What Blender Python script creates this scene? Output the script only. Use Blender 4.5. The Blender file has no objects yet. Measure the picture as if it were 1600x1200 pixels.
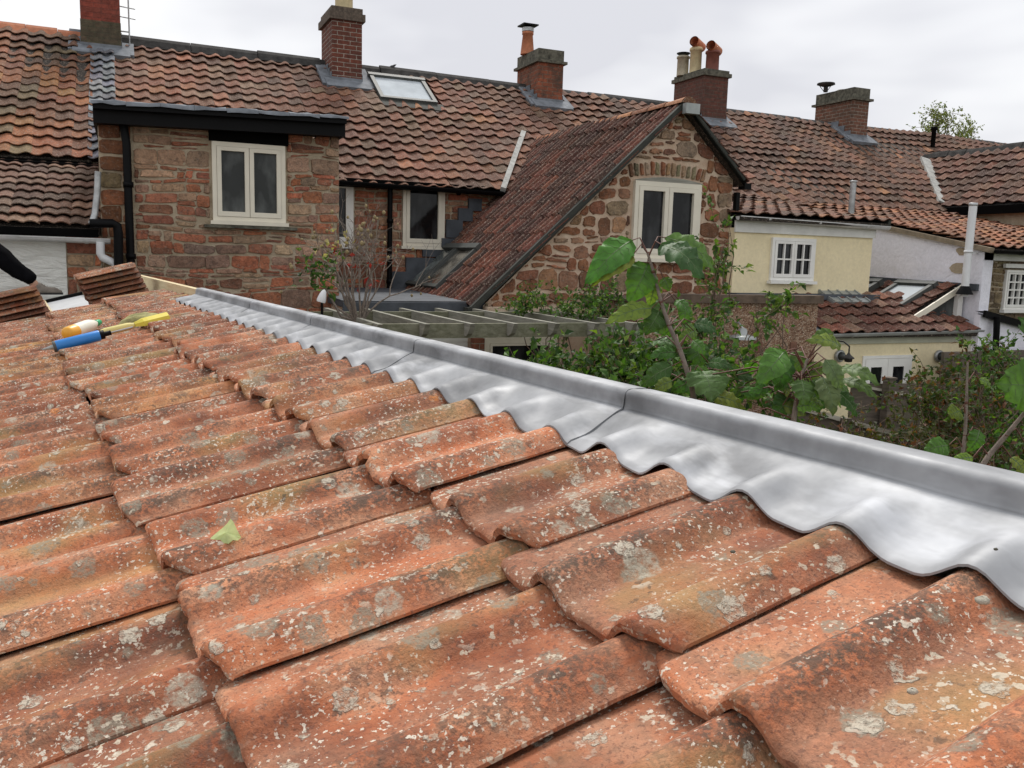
import bpy, math, random
from mathutils import Vector as V, Matrix, noise as mnoise
# ---------------------------------------------------------------- camera, world, sun
scene = bpy.context.scene
C = scene.collection
H = 3.2                                   # eye height above the garden
YAW, PIT, ROL, FPX = .4163, .1434, -.0278, 1362.0
_f = V((math.sin(YAW)*math.cos(PIT), math.cos(YAW)*math.cos(PIT), -math.sin(PIT)))
_r0 = V((math.cos(YAW), -math.sin(YAW), 0)); _d0 = _f.cross(_r0)
_r = _r0*math.cos(ROL)+_d0*math.sin(ROL); _d = -_r0*math.sin(ROL)+_d0*math.cos(ROL)
EYE = V((0, 0, H))
cam = bpy.data.cameras.new("camera"); camo = bpy.data.objects.new("camera", cam); C.objects.link(camo)
cam.sensor_width = 36; cam.lens = FPX/1600*36; cam.clip_start = .02; cam.clip_end = 2000
_m = Matrix((_r, -_d, -_f)).transposed().to_4x4(); _m.translation = EYE
camo.matrix_world = _m
scene.camera = camo
scene.render.resolution_x = 1024; scene.render.resolution_y = 768
scene.view_settings.view_transform = 'Standard'; scene.view_settings.look = 'None'
scene.view_settings.exposure = 0.22; scene.view_settings.gamma = 1

SUN_EL, SUN_AZ = math.radians(56), math.radians(25)     # azimuth from +Y towards +X
world = bpy.data.worlds.new("World"); scene.world = world; world.use_nodes = True
wt = world.node_tree; wt.nodes.clear()
def wn(t, **k):
    n = wt.nodes.new(t)
    for a, b in k.items(): setattr(n, a, b)
    return n
def wl(a, b): wt.links.new(a, b)
tc = wn('ShaderNodeTexCoord')
mp = wn('ShaderNodeMapping'); mp.inputs['Scale'].default_value = (1, 1, 2.6); wl(tc.outputs['Generated'], mp.inputs[0])
mp.inputs['Location'].default_value = (.35, .1, .2)
n1 = wn('ShaderNodeTexNoise'); n1.inputs['Scale'].default_value = 1.7; n1.inputs['Detail'].default_value = 4; n1.inputs['Roughness'].default_value = .5; n1.inputs['Distortion'].default_value = .35
wl(mp.outputs[0], n1.inputs['Vector'])
cr = wn('ShaderNodeValToRGB'); wl(n1.outputs[0], cr.inputs[0])
e = cr.color_ramp.elements
e[0].position = .36; e[0].color = (.67, .68, .73, 1); e[1].position = .58; e[1].color = (1.0, 1.0, 1.0, 1)
x = e.new(.47); x.color = (.86, .87, .90, 1)
sky = wn('ShaderNodeTexSky'); sky.sky_type = 'NISHITA'; sky.sun_disc = False
sky.sun_elevation = SUN_EL; sky.sun_rotation = SUN_AZ; sky.dust_density = 6
b1 = wn('ShaderNodeBackground'); b1.inputs[1].default_value = 1.0; wl(cr.outputs[0], b1.inputs[0])
b2 = wn('ShaderNodeBackground'); b2.inputs[1].default_value = .06; wl(sky.outputs[0], b2.inputs[0])
mx = wn('ShaderNodeMixShader'); mx.inputs[0].default_value = .12; wl(b1.outputs[0], mx.inputs[1]); wl(b2.outputs[0], mx.inputs[2])
wo = wn('ShaderNodeOutputWorld'); wl(mx.outputs[0], wo.inputs[0])
sl = bpy.data.lights.new("sun", 'SUN'); sl.energy = 2.4; sl.angle = math.radians(16); sl.color = (1, .96, .9)
so = bpy.data.objects.new("sun", sl); C.objects.link(so)
sd = V((math.sin(SUN_AZ)*math.cos(SUN_EL), math.cos(SUN_AZ)*math.cos(SUN_EL), math.sin(SUN_EL)))
so.rotation_euler = sd.to_track_quat('Z', 'Y').to_euler()

# ---------------------------------------------------------------- helpers
def ray(px, py): return _f + _r*((px-800)/FPX) + _d*((py-600)/FPX)
def at(px, py, Y=None, X=None, Z=None, pl=None, D=None):
    """point where the line of sight of the photo's pixel meets a world plane (Z relative to the eye)"""
    v = ray(px, py)
    if D is not None: return EYE + v*D
    if Y is not None: t = Y/v.y
    elif X is not None: t = X/v.x
    elif Z is not None: t = Z/v.z
    else: o, n = pl; t = (o-EYE).dot(n)/v.dot(n)
    return EYE + v*t
def P(x, y, z): return V((x, y, z+H))
def smooth(a, b, x):
    t = max(0, min(1, (x-a)/(b-a))); return t*t*(3-2*t)

class MB:
    def __init__(s): s.v = []; s.f = []; s.m = []; s.c = []; s.s = []
    def face(s, pts, m=0, c=(1, 1, 1), sm=False):
        b = len(s.v); s.v += [tuple(p) for p in pts]; s.f.append(tuple(range(b, b+len(pts)))); s.m.append(m); s.c.append(c); s.s.append(sm)
    def grid(s, rows, m=0, c=(1, 1, 1), sm=True, closed=False):
        b = len(s.v); n = len(rows[0])
        for r in rows: s.v += [tuple(p) for p in r]
        for i in range(len(rows)-1):
            for j in range(n if closed else n-1):
                k = (j+1) % n
                s.f.append((b+i*n+j, b+i*n+k, b+(i+1)*n+k, b+(i+1)*n+j)); s.m.append(m); s.c.append(c); s.s.append(sm)
    def box(s, a, b, m=0, c=(1, 1, 1)):
        x0, y0, z0 = [min(a[i], b[i]) for i in range(3)]; x1, y1, z1 = [max(a[i], b[i]) for i in range(3)]
        s.obox(V(((x0+x1)/2, (y0+y1)/2, (z0+z1)/2)), V((1, 0, 0)), V((0, 1, 0)), V((0, 0, 1)), (x1-x0)/2, (y1-y0)/2, (z1-z0)/2, m, c)
    def obox(s, o, u, w, n, hu, hw, hn, m=0, c=(1, 1, 1)):
        b = len(s.v)
        for k in (-1, 1):
            for j in (-1, 1):
                for i in (-1, 1): s.v.append(tuple(o+u*hu*i+w*hw*j+n*hn*k))
        for q in ((0, 2, 3, 1), (4, 5, 7, 6), (0, 1, 5, 4), (2, 6, 7, 3), (0, 4, 6, 2), (1, 3, 7, 5)):
            s.f.append(tuple(b+i for i in q)); s.m.append(m); s.c.append(c); s.s.append(False)
    def bar(s, a, b, w, h, up=V((0, 0, 1)), m=0, c=(1, 1, 1)):
        a = V(a); b = V(b); d = b-a; L = d.length; d = d/L; sd_ = d.cross(up).normalized(); u = sd_.cross(d)
        s.obox((a+b)/2, d, sd_, u, L/2, w/2, h/2, m, c)
    def tube(s, path, rad, n=8, m=0, c=(1, 1, 1), cap=True):
        path = [V(p) for p in path]
        if not isinstance(rad, (list, tuple)): rad = [rad]*len(path)
        rows = []; prev = None
        for i, p in enumerate(path):
            d = (path[min(i+1, len(path)-1)]-path[max(i-1, 0)])
            if d.length < 1e-9: d = V((0, 0, 1))
            d.normalize()
            if prev is None:
                u = d.orthogonal().normalized()
            else:
                u = (prev - d*prev.dot(d))
                u = u.normalized() if u.length > 1e-6 else d.orthogonal().normalized()
            prev = u; w = d.cross(u)
            rows.append([p+(u*math.cos(2*math.pi*k/n)+w*math.sin(2*math.pi*k/n))*rad[i] for k in range(n)])
        s.grid(rows, m, c, True, True)
        if cap: s.face(rows[0][::-1], m, c); s.face(rows[-1], m, c)
    def lathe(s, o, prof, n=16, m=0, c=(1, 1, 1), ax=V((0, 0, 1))):
        ax = V(ax).normalized(); s.tube([V(o)+ax*z for r, z in prof], [max(r, 1e-4) for r, z in prof], n, m, c)
    def build(s, name, mats, parent=None, smooth_all=False):
        me = bpy.data.meshes.new(name); me.from_pydata(s.v, [], s.f)
        if not isinstance(mats, (list, tuple)): mats = [mats]
        for x in mats: me.materials.append(x)
        me.polygons.foreach_set('material_index', s.m)
        me.polygons.foreach_set('use_smooth', [True]*len(s.f) if smooth_all else s.s)
        a = me.color_attributes.new('tint', 'FLOAT_COLOR', 'CORNER')
        d = []
        for f, c in zip(s.f, s.c): d += [c[0], c[1], c[2], 1.0]*len(f)
        a.data.foreach_set('color', d)
        me.update()
        o = bpy.data.objects.new(name, me); C.objects.link(o)
        if parent: o.parent = parent; o.matrix_parent_inverse = Matrix.Identity(4)
        return o
def tag(o, label=None, cat=None, group=None, kind=None):
    if label: o['label'] = label
    if cat: o['category'] = cat
    if group: o['group'] = group
    if kind: o['kind'] = kind
    return o
def empty(name, label, cat, group=None, loc=(0, 0, 0), rz=0):
    o = bpy.data.objects.new(name, None); C.objects.link(o); o.location = loc; o.rotation_euler = (0, 0, rz); o.empty_display_size = .2
    return tag(o, label, cat, group)
def relo(root):
    """move an Empty made at the origin to the foot of its parts without moving them"""
    pts = []
    def walk(o):
        for c in o.children:
            if c.type == 'MESH' and c.data.vertices:
                for k in c.bound_box: pts.append(V(k))
            walk(c)
    bpy.context.view_layer.update(); walk(root)
    if not pts: return
    lo = V([min(p[i] for p in pts) for i in range(3)]); hi = V([max(p[i] for p in pts) for i in range(3)])
    base = V(((lo.x+hi.x)/2, (lo.y+hi.y)/2, lo.z)); root.location = base
    for c in root.children: c.location = V(c.location)-base

# ---- material builder
class NT:
    def __init__(s, name):
        s.mat = bpy.data.materials.new(name); s.mat.use_nodes = True; s.t = s.mat.node_tree
        s.b = s.t.nodes['Principled BSDF']; s.co = s.n('ShaderNodeTexCoord').outputs['Object']
    def n(s, t, props=None, **inp):
        n = s.t.nodes.new(t)
        for a, b in (props or {}).items(): setattr(n, a, b)
        for k, v in inp.items():
            key = int(k[1:]) if k[0] == '_' else k
            s.set(n.inputs[key], v)
        return n
    def set(s, sock, v):
        if isinstance(v, bpy.types.NodeSocket): s.t.links.new(v, sock)
        elif isinstance(v, tuple) and len(v) == 3 and sock.type == 'RGBA': sock.default_value = (*v, 1)
        else: sock.default_value = v
    def vec(s, sc=(1, 1, 1), loc=(0, 0, 0), rot=(0, 0, 0), src=None):
        m = s.n('ShaderNodeMapping', _0=src or s.co); m.inputs['Scale'].default_value = sc; m.inputs['Location'].default_value = loc; m.inputs['Rotation'].default_value = rot
        return m.outputs[0]
    def noise(s, scale, detail=4, rough=.6, vec=None, dist=0):
        return s.n('ShaderNodeTexNoise', Vector=vec or s.co, Scale=scale, Detail=detail, Roughness=rough, Distortion=dist).outputs[0]
    def vor(s, scale, vec=None, feature='F1', rnd=1.0):
        return s.n('ShaderNodeTexVoronoi', {'feature': feature}, Vector=vec or s.co, Scale=scale, Randomness=rnd)
    def ramp(s, fac, *st, interp='LINEAR'):
        r = s.n('ShaderNodeValToRGB', _0=fac); r.color_ramp.interpolation = interp
        el = r.color_ramp.elements
        while len(el) < len(st): el.new(.5)
        for x, (p, c) in zip(el, st): x.position = p; x.color = (c, c, c, 1) if not isinstance(c, tuple) else (*c, 1)
        return r.outputs[0]
    def mix(s, f, a, b, mode='MIX'):
        m = s.n('ShaderNodeMix', {'data_type': 'RGBA', 'blend_type': mode}); s.set(m.inputs[0], f); s.set(m.inputs[6], a); s.set(m.inputs[7], b)
        return m.outputs[2]
    def math(s, op, a, b=0.0, c=0.0):
        m = s.n('ShaderNodeMath', {'operation': op}); s.set(m.inputs[0], a); s.set(m.inputs[1], b); s.set(m.inputs[2], c); return m.outputs[0]
    def tint(s): return s.n('ShaderNodeAttribute', {'attribute_name': 'tint'}).outputs[0]
    def out(s, col, rough=.8, bump=None, bs=.3, bd=.01, metal=0.0, spec=.5):
        s.set(s.b.inputs['Base Color'], col); s.set(s.b.inputs['Roughness'], rough); s.set(s.b.inputs['Metallic'], metal); s.set(s.b.inputs['Specular IOR Level'], spec)
        if bump is not None:
            bn = s.n('ShaderNodeBump', Height=bump, Strength=bs, Distance=bd); s.t.links.new(bn.outputs[0], s.b.inputs['Normal'])
        return s.mat

def m_plain(name, col, rough=.6, var=.15, scale=8, metal=0.0, bs=.15, spec=.5):
    t = NT(name); a = t.noise(scale, 5); b = t.ramp(a, (.3, 1-var), (.7, 1+var))
    return t.out(t.mix(1, col, b, 'MULTIPLY'), rough, t.noise(scale*8, 3), bs, .004, metal, spec)

def m_fgtile(name='weathered_terracotta', shade_grime=(1, 1, 1)):
    t = NT(name)
    oi = t.n('ShaderNodeObjectInfo'); off = t.n('ShaderNodeVectorMath', {'operation': 'SCALE'}, _0=(37., 19., 53.)); t.set(off.inputs['Scale'], oi.outputs['Random'])
    co = t.n('ShaderNodeVectorMath', {'operation': 'ADD'}, _0=t.co, _1=off.outputs[0]).outputs[0]
    rnd = oi.outputs['Random']
    # wobble for ragged spot outlines
    nz = t.n('ShaderNodeTexNoise', Vector=co, Scale=90, Detail=3)
    wob = t.n('ShaderNodeVectorMath', {'operation': 'SCALE'}, _0=nz.outputs['Color']); wob.inputs['Scale'].default_value = .016
    cw = t.n('ShaderNodeVectorMath', {'operation': 'ADD'}, _0=co, _1=wob.outputs[0]).outputs[0]
    base = t.ramp(t.noise(7, 5, .65, co), (.34, (.22, .072, .037)), (.5, (.46, .160, .074)), (.66, (.62, .31, .18)))
    perm = t.ramp(rnd, (0, (.68, .60, .58)), (.18, (.95, .92, .90)), (.4, (1.12, 1.08, 1.02)), (.6, (.82, .84, .88)), (.8, (1.10, 1.22, 1.1)), (.93, (1.2, 1.5, .9)), (1, (.9, .9, .9)))
    base = t.mix(1, base, perm, 'MULTIPLY')
    st = t.noise(9, 4, .6, t.vec((1, 5, 5), src=co)); base = t.mix(t.ramp(st, (.5, 0), (.75, .45)), base, (.50, .26, .16))
    # pale dusty pans
    sep = t.n('ShaderNodeSeparateXYZ', _0=t.co)
    low = t.ramp(sep.outputs[2], (.006, 1), (.018, 0))
    base = t.mix(t.math('MULTIPLY', low, t.ramp(t.noise(5, 4, .6, co), (.4, 0), (.7, .55))), base, (.48, .29, .19))
    # grey-black algae mottling, mostly along the rolls
    hi = t.ramp(sep.outputs[2], (.008, .35), (.023, 1))
    alg = t.math('MULTIPLY', t.ramp(t.noise(5, 5, .65, co), (.36, 0), (.56, 1)), hi)
    fine = t.ramp(t.noise(130, 4, .7, co), (.42, 0), (.56, 1))
    mid = t.ramp(t.noise(32, 5, .75, co), (.48, 0), (.6, 1))
    base = t.mix(t.math('MULTIPLY', alg, t.math('MULTIPLY', t.math('MAXIMUM', fine, mid), .92)), base, (.085, .062, .045))
    base = t.mix(t.math('MULTIPLY', t.ramp(t.noise(210, 3, .6, co), (.56, 0), (.64, 1)), .6), base, (.13, .06, .045))
    base = t.mix(t.math('MULTIPLY', t.ramp(t.noise(28, 5, .75, co), (.5, 0), (.66, 1)), .45), base, (.15, .085, .055))
    # yellow-green film
    film = t.math('MULTIPLY', t.ramp(t.noise(3.1, 3, .5, t.vec((1, 1.6, 1), (4, 2, 0), src=co)), (.56, 0), (.72, 1)), .5)
    base = t.mix(film, base, (.42, .30, .11))
    # lichen: soft-edged patches and clustered flecks
    masks = []
    def zone(seed, lo, hi_): return t.ramp(t.noise(6.5, 4, .6, t.vec((1, 1, 1), (seed*5.1, seed*2.3, seed), src=co)), (lo, 0), (hi_, 1))
    def flecks(scale, seed, thr, col, amt, lo=.48, hi_=.6):
        n_ = t.noise(scale, 3, .55, t.vec((1, 1, 1), (seed*3.7, seed*1.3, seed*2.1), src=co))
        m_ = t.math('MULTIPLY', t.math('MULTIPLY', t.ramp(n_, (thr, 0), (thr+.035, 1)), zone(seed, lo, hi_)), amt); masks.append(m_); return m_, col
    def discs(scale, seed, thr, col, amt, grain=150):
        v = t.vor(scale, t.vec((1, 1, 1), (seed*3.7, seed*1.3, seed*2.1), src=cw))
        s_ = t.n('ShaderNodeSeparateColor', _0=v.outputs['Color']); lim = t.math('MULTIPLY', t.math('POWER', s_.outputs[0], 2.5), thr)
        d_ = t.math('SUBTRACT', lim, v.outputs['Distance']); m_ = t.ramp(d_, (0, 0), (.05, 1))
        g_ = t.ramp(t.noise(grain, 3, .7, co), (.38, .15), (.56, 1)); m_ = t.math('MULTIPLY', t.math('MULTIPLY', m_, g_), amt); masks.append(m_); return m_, col
    for mk, cl in (discs(17, 2, .52, (.25, .235, .18), .75), flecks(75, 1, .61, (.56, .49, .38), .85, .46, .57), flecks(150, 3, .605, (.66, .60, .50), .9, .44, .55), flecks(38, 7, .65, (.60, .54, .44), .85, .47, .57),
                   discs(24, 4, .44, (.50, .45, .36), .9, 110), discs(11, 9, .30, (.42, .39, .31), .75, 90), discs(8, 5, .14, (.58, .20, .04), .8), flecks(60, 6, .62, (.07, .055, .042), .6, .4, .6)):
        base = t.mix(mk, base, cl)
    if shade_grime != (1, 1, 1): base = t.mix(1, base, shade_grime, 'MULTIPLY')
    hgt = t.math('ADD', t.math('MULTIPLY', t.noise(60, 5, .7, co), .7), t.math('MULTIPLY', t.noise(300, 3, .6, co), .3))
    hgt = t.math('ADD', hgt, t.math('MULTIPLY', masks[4], .6)); hgt = t.math('ADD', hgt, t.math('MULTIPLY', masks[3], .5))
    return t.out(base, .82, hgt, .9, .0055, spec=.3)

def m_tinted(name, speck=.35, scale=30, rough=.88, dark=.5, lich=.5, bs=.6, bd=.006):
    t = NT(name); b = t.tint()
    b = t.mix(1, b, t.ramp(t.noise(scale*.4, 5, .7), (.3, .62), (.7, 1.35)), 'MULTIPLY')
    b = t.mix(1, b, t.ramp(t.noise(.7, 4, .6), (.35, (.78, .80, .82)), (.65, (1.12, 1.08, 1.05))), 'MULTIPLY')
    b = t.mix(t.math('MULTIPLY', t.ramp(t.noise(scale, 5, .75), (.5, 0), (.62, 1)), dark), b, (.045, .035, .03))
    b = t.mix(t.math('MULTIPLY', t.ramp(t.noise(scale*1.1, 5, .75, t.vec((1, 1, 1), (3, 7, 1))), (.55, 0), (.63, 1)), lich), b, (.36, .29, .23))
    return t.out(b, rough, t.noise(scale*1.5, 5, .7), bs, bd, spec=.3)

def m_brick(name, c1, c2, mort, dirt=.4, bw=.225, bh=.075):
    t = NT(name)
    s = t.n('ShaderNodeSeparateXYZ', _0=t.co); u = t.math('ADD', s.outputs[0], s.outputs[1])
    cv = t.n('ShaderNodeCombineXYZ', _0=u, _1=s.outputs[2]).outputs[0]
    wv = t.n('ShaderNodeTexNoise', Vector=t.co, Scale=25, Detail=3); ws = t.n('ShaderNodeVectorMath', {'operation': 'SCALE'}, _0=wv.outputs['Color']); ws.inputs['Scale'].default_value = .012
    cv = t.n('ShaderNodeVectorMath', {'operation': 'ADD'}, _0=cv, _1=ws.outputs[0]).outputs[0]
    br = t.n('ShaderNodeTexBrick', Vector=cv, Color1=c1, Color2=c2, Mortar=mort, Scale=1.0)
    br.inputs['Mortar Size'].default_value = .006; br.inputs['Brick Width'].default_value = bw; br.inputs['Row Height'].default_value = bh; br.inputs['Mortar Smooth'].default_value = .3
    b = t.mix(1, br.outputs[0], t.ramp(t.noise(14, 5, .7), (.3, .6), (.7, 1.4)), 'MULTIPLY')
    b = t.mix(t.math('MULTIPLY', t.ramp(t.noise(5, 5, .7), (.45, 0), (.65, 1)), dirt), b, (.06, .05, .04))
    h = t.math('SUBTRACT', t.math('MULTIPLY', t.noise(40, 4), .5), br.outputs[1])
    return t.out(b, .9, h, .8, .01, spec=.25)

def m_wood(name, c1, c2, green=0.0, axis=(1, 1, 14), rough=.8):
    t = NT(name); g = t.noise(3, 6, .65, t.vec(axis), .6)
    b = t.mix(t.ramp(g, (.35, 0), (.65, 1)), c1, c2)
    b = t.mix(t.math('MULTIPLY', t.ramp(t.noise(2.2, 4), (.45, 0), (.65, 1)), green), b, (.09, .10, .035))
    b = t.mix(t.math('MULTIPLY', t.ramp(t.noise(45, 4, .7), (.6, 0), (.7, 1)), .35), b, (.05, .045, .035))
    return t.out(b, rough, g, .5, .006, spec=.3)

def m_lead(name, base=(.31, .318, .332), rough=.6):
    t = NT(name)
    a = t.ramp(t.noise(4.5, 5, .6), (.32, .55), (.66, 1.25))
    b = t.mix(1, base, a, 'MULTIPLY')
    st = t.ramp(t.noise(11, 4, .6, t.vec((1, .35, 1), (2, 1, 0))), (.52, 0), (.7, 1)); b = t.mix(t.math('MULTIPLY', st, .45), b, (.60, .62, .66))
    b = t.mix(t.math('MULTIPLY', t.ramp(t.noise(6, 4, .7, t.vec((2.5, .6, 1), (7, 4, 0))), (.58, 0), (.75, 1)), .35), b, (.12, .12, .125))
    b = t.mix(t.math('MULTIPLY', t.ramp(t.vor(70).outputs[0], (.0, 1), (.05, 0)), .25), b, (.2, .2, .2))
    r = t.ramp(t.noise(8, 4, .6), (.3, rough-.08), (.7, rough+.14))
    h = t.math('ADD', t.noise(9, 3, .5), t.math('MULTIPLY', t.noise(60, 3), .12))
    return t.out(b, r, h, .16, .010, metal=.3, spec=.35)

def m_leaf(name, c1, c2, trans=.35, rough=.42, back=None):
    t = NT(name); b = t.tint()
    k = t.ramp(t.noise(22, 4, .6), (.3, .72), (.7, 1.3))
    b = t.mix(1, b, k, 'MULTIPLY')
    t.out(b, rough, t.noise(60, 3), .3, .003, spec=.25)
    tr = t.n('ShaderNodeBsdfTranslucent', Color=t.mix(1, b, (1.3, 1.5, .5), 'MULTIPLY'))
    ms = t.n('ShaderNodeMixShader', _0=trans, _1=t.b.outputs[0], _2=tr.outputs[0])
    t.t.links.new(ms.outputs[0], t.t.nodes['Material Output'].inputs[0])
    return t.mat

M = {}
M['fg'] = m_fgtile(); M['fg_shade_grime'] = m_fgtile('shaded_grimy_terracotta', (.50, .42, .40))  # second is a darkened copy: shade within the stacks plus grime, in the colour
M['pan'] = m_tinted('pantile', scale=42, dark=.6, lich=.8)
M['stone'] = m_tinted('rubble_stone', scale=22, dark=.45, lich=.45, bs=1.0, bd=.03)
def m_mortar(name, c1, c2):
    t = NT(name); return t.out(t.mix(t.ramp(t.noise(5, 5, .7), (.35, 0), (.65, 1)), c1, c2), .95, t.noise(55, 5, .75), .9, .012, spec=.2)
M['mortar'] = m_mortar('grey_brown_mortar', (.36, .29, .20), (.50, .42, .31))
M['mortar_pink'] = m_mortar('pink_lime_mortar', (.54, .38, .27), (.68, .55, .42))
def m_render(name, col, stain=.25, bump=.5, sc=6, dirt=(.2, .19, .14)):
    t = NT(name); b = t.mix(t.math('MULTIPLY', t.ramp(t.noise(1.6, 6, .7, t.vec((1, 1, .5))), (.45, 0), (.75, 1)), stain), col, dirt)
    b = t.mix(1, b, t.ramp(t.noise(sc*5, 4), (.3, .93), (.7, 1.06)), 'MULTIPLY')
    return t.out(b, .85, t.noise(sc, 6, .62, dist=.5), bump, .03, spec=.3)
M['yellow'] = m_render('yellow_render', (.84, .73, .48), .3, .12, 5, (.5, .42, .25))
M['lilac'] = m_render('lilac_painted_stone', (.86, .85, .92), .10, 1.0, 4)
def m_whitestone():
    t = NT('white_painted_stone')
    c = t.vec((3.2, 1, 11)); n_ = t.noise(1.0, 5, .55, c, .8)
    b = t.mix(t.math('MULTIPLY', t.ramp(t.noise(1.6, 6, .7), (.5, 0), (.75, 1)), .2), (.84, .84, .79), (.40, .38, .28))
    return t.out(b, .8, n_, 1.0, .05, spec=.3)
M['whitestone'] = m_whitestone()
def m_pebble():
    t = NT('pebble_dash'); v = t.vor(62)
    b = t.ramp(t.n('ShaderNodeSeparateColor', _0=v.outputs['Color']).outputs[0], (0, (.16, .08, .05)), (.35, (.32, .19, .12)), (.7, (.42, .28, .19)), (1, (.52, .42, .32)))
    b = t.mix(t.math('MULTIPLY', t.ramp(t.noise(2.2, 5, .7, t.vec((2.5, 1, .5))), (.5, 0), (.7, 1)), .6), b, (.09, .06, .04))
    return t.out(b, .9, t.math('SUBTRACT', 1.0, v.outputs[0]), .9, .02, spec=.3)
M['pebble'] = m_pebble()
M['brick_dark'] = m_brick('dark_red_brick', (.17, .055, .035), (.11, .04, .03), (.35, .31, .26), .25)
M['brick_orange'] = m_brick('orange_weathered_brick', (.27, .085, .045), (.17, .065, .04), (.20, .15, .11), .75)
M['brick_maroon'] = m_brick('maroon_brick', (.14, .055, .04), (.10, .045, .035), (.13, .10, .08), .4)
M['brick_brown'] = m_brick('brown_brick', (.20, .085, .055), (.12, .065, .045), (.30, .27, .22), .35)
M['brick_red'] = m_brick('red_painted_brick', (.26, .06, .04), (.20, .055, .038), (.20, .06, .045), .3)
M['brick_wall'] = m_brick('garden_brick', (.30, .11, .06), (.20, .08, .05), (.30, .26, .2), .3)
M['cap'] = m_plain('mossy_concrete', (.10, .095, .072), .95, .7, 14, bs=.9)
M['lead'] = m_lead('sheet_lead')
M['lead_bg'] = m_plain('weathered_lead', (.17, .185, .205), .8, .35, 6, bs=.3, spec=.3)
M['lead_dark'] = m_plain('dark_lead', (.07, .078, .09), .7, .3, 5, bs=.2, spec=.3)
M['lead_pale'] = m_plain('pale_mortar_fillet', (.34, .34, .32), .85, .35, 9, bs=.7)
M['ridge_dark'] = m_plain('dark_ridge', (.040, .038, .036), .85, .6, 7, bs=.4, spec=.25)
M['black'] = m_plain('black_plastic', (.003, .003, .0035), .5, .2, 5, bs=.05, spec=.12)
M['fascia_black'] = m_plain('black_fascia', (.003, .003, .003), .8, .2, 5, bs=.05, spec=.05)
M['white'] = m_plain('white_plastic', (.72, .73, .74), .4, .1, 4, bs=.05)
M['gutter_w'] = m_plain('grubby_white_gutter', (.58, .58, .57), .5, .25, 4, bs=.1)
M['gutter_g'] = m_plain('grey_gutter', (.33, .34, .33), .5, .25, 4, bs=.1)
M['cream'] = m_plain('cream_paint', (.74, .69, .57), .45, .06, 4, bs=.05)
M['whitepaint'] = m_plain('white_paint', (.80, .79, .75), .45, .06, 4, bs=.05)
M['trim_grey'] = m_plain('pale_grey_board', (.70, .70, .66), .6, .12, 4, bs=.1)
M['board'] = m_wood('cream_board', (.56, .51, .38), (.66, .60, .46), .1)
def m_glass(name, col=(.005, .006, .007), rough=.05, spec=.22):
    t = NT(name); h = t.noise(2.5, 2); return t.out(t.mix(t.ramp(t.noise(3.0, 4, .5, t.vec((1.5, 1, .7))), (.46, 0), (.66, 1)), col, tuple(min(1, c*2.6+.022) for c in col)), rough, h, .04, .02, spec=spec)  # paler noise patches paint blurred reflections into the pane colour
M['glass'] = m_glass('dark_window_glass')
M['glass_frost'] = m_glass('grey_window_glass', (.03, .033, .032), .22)
M['glass_sky'] = m_plain('skylight_glass', (.50, .54, .57), .3, .12, 3, bs=.02, spec=.0)  # pale diffuse colour stands in for the sky reflected in the pane
M['frame_grey'] = m_plain('grey_skylight_frame', (.075, .08, .075), .6, .15, 6, bs=.05, spec=.3)
M['frame_pale'] = m_plain('pale_skylight_frame', (.33, .35, .34), .4, .15, 6, metal=.4, bs=.05)
M['verge'] = m_plain('dark_green_grey_verge', (.038, .040, .033), .85, .3, 10, bs=.4)
M['pergola'] = m_wood('weathered_pergola_wood', (.20, .195, .165), (.34, .33, .28), .2, (1, 1, 9))
M['pergola_green'] = m_wood('mossy_wood', (.13, .13, .085), (.24, .235, .17), .45, (5, 1, 9))
M['fence'] = m_wood('dark_fence_wood', (.075, .06, .05), (.15, .12, .095), .25, (1, 1, 12))
M['fence_pale'] = m_wood('pale_fence_rail', (.36, .33, .27), (.50, .47, .40), .1, (1, 1, 12))
M['kerbwood'] = m_wood('new_pale_timber', (.56, .45, .26), (.66, .56, .36), .0, (18, 1, 18), .7)
M['terra'] = m_plain('terracotta', (.46, .17, .085), .8, .25, 9, bs=.3)
M['terra_dull'] = m_plain('dull_terracotta', (.20, .065, .045), .7, .2, 9, bs=.3)
M['buff'] = m_plain('buff_clay', (.56, .46, .27), .75, .2, 9, bs=.3)
M['buffgrey'] = m_plain('grey_buff_clay', (.38, .34, .25), .8, .3, 12, bs=.3)
M['metal'] = m_plain('galvanised_metal', (.40, .41, .41), .45, .3, 9, metal=.6, bs=.1)
M['bark'] = m_plain('brown_bark', (.15, .10, .07), .9, .4, 30, bs=.8)
M['bark_grey'] = m_plain('grey_bark', (.22, .18, .15), .9, .4, 30, bs=.8)
M['redstem'] = m_plain('red_stem', (.12, .045, .028), .6, .3, 20, bs=.3)
M['leaf'] = m_leaf('leaf', None, None, .35, .55)
M['bigleaf'] = m_leaf('glossy_leaf', None, None, .28, .5)
M['soil'] = m_plain('garden_soil', (.05, .045, .03), .95, .5, 3, bs=.8)

# ---------------------------------------------------------------- ground
g = MB(); g.face([(-300, -300, 0), (300, -300, 0), (300, 300, 0), (-300, 300, 0)])
def m_ground():
    t = NT('garden_ground'); b = t.mix(t.ramp(t.noise(.8, 6, .7), (.4, 0), (.6, 1)), (.06, .05, .035), (.05, .075, .025))
    return t.out(b, .95, t.noise(20, 5), .8, .03)
tag(g.build('ground', m_ground()), kind='structure')

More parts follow.
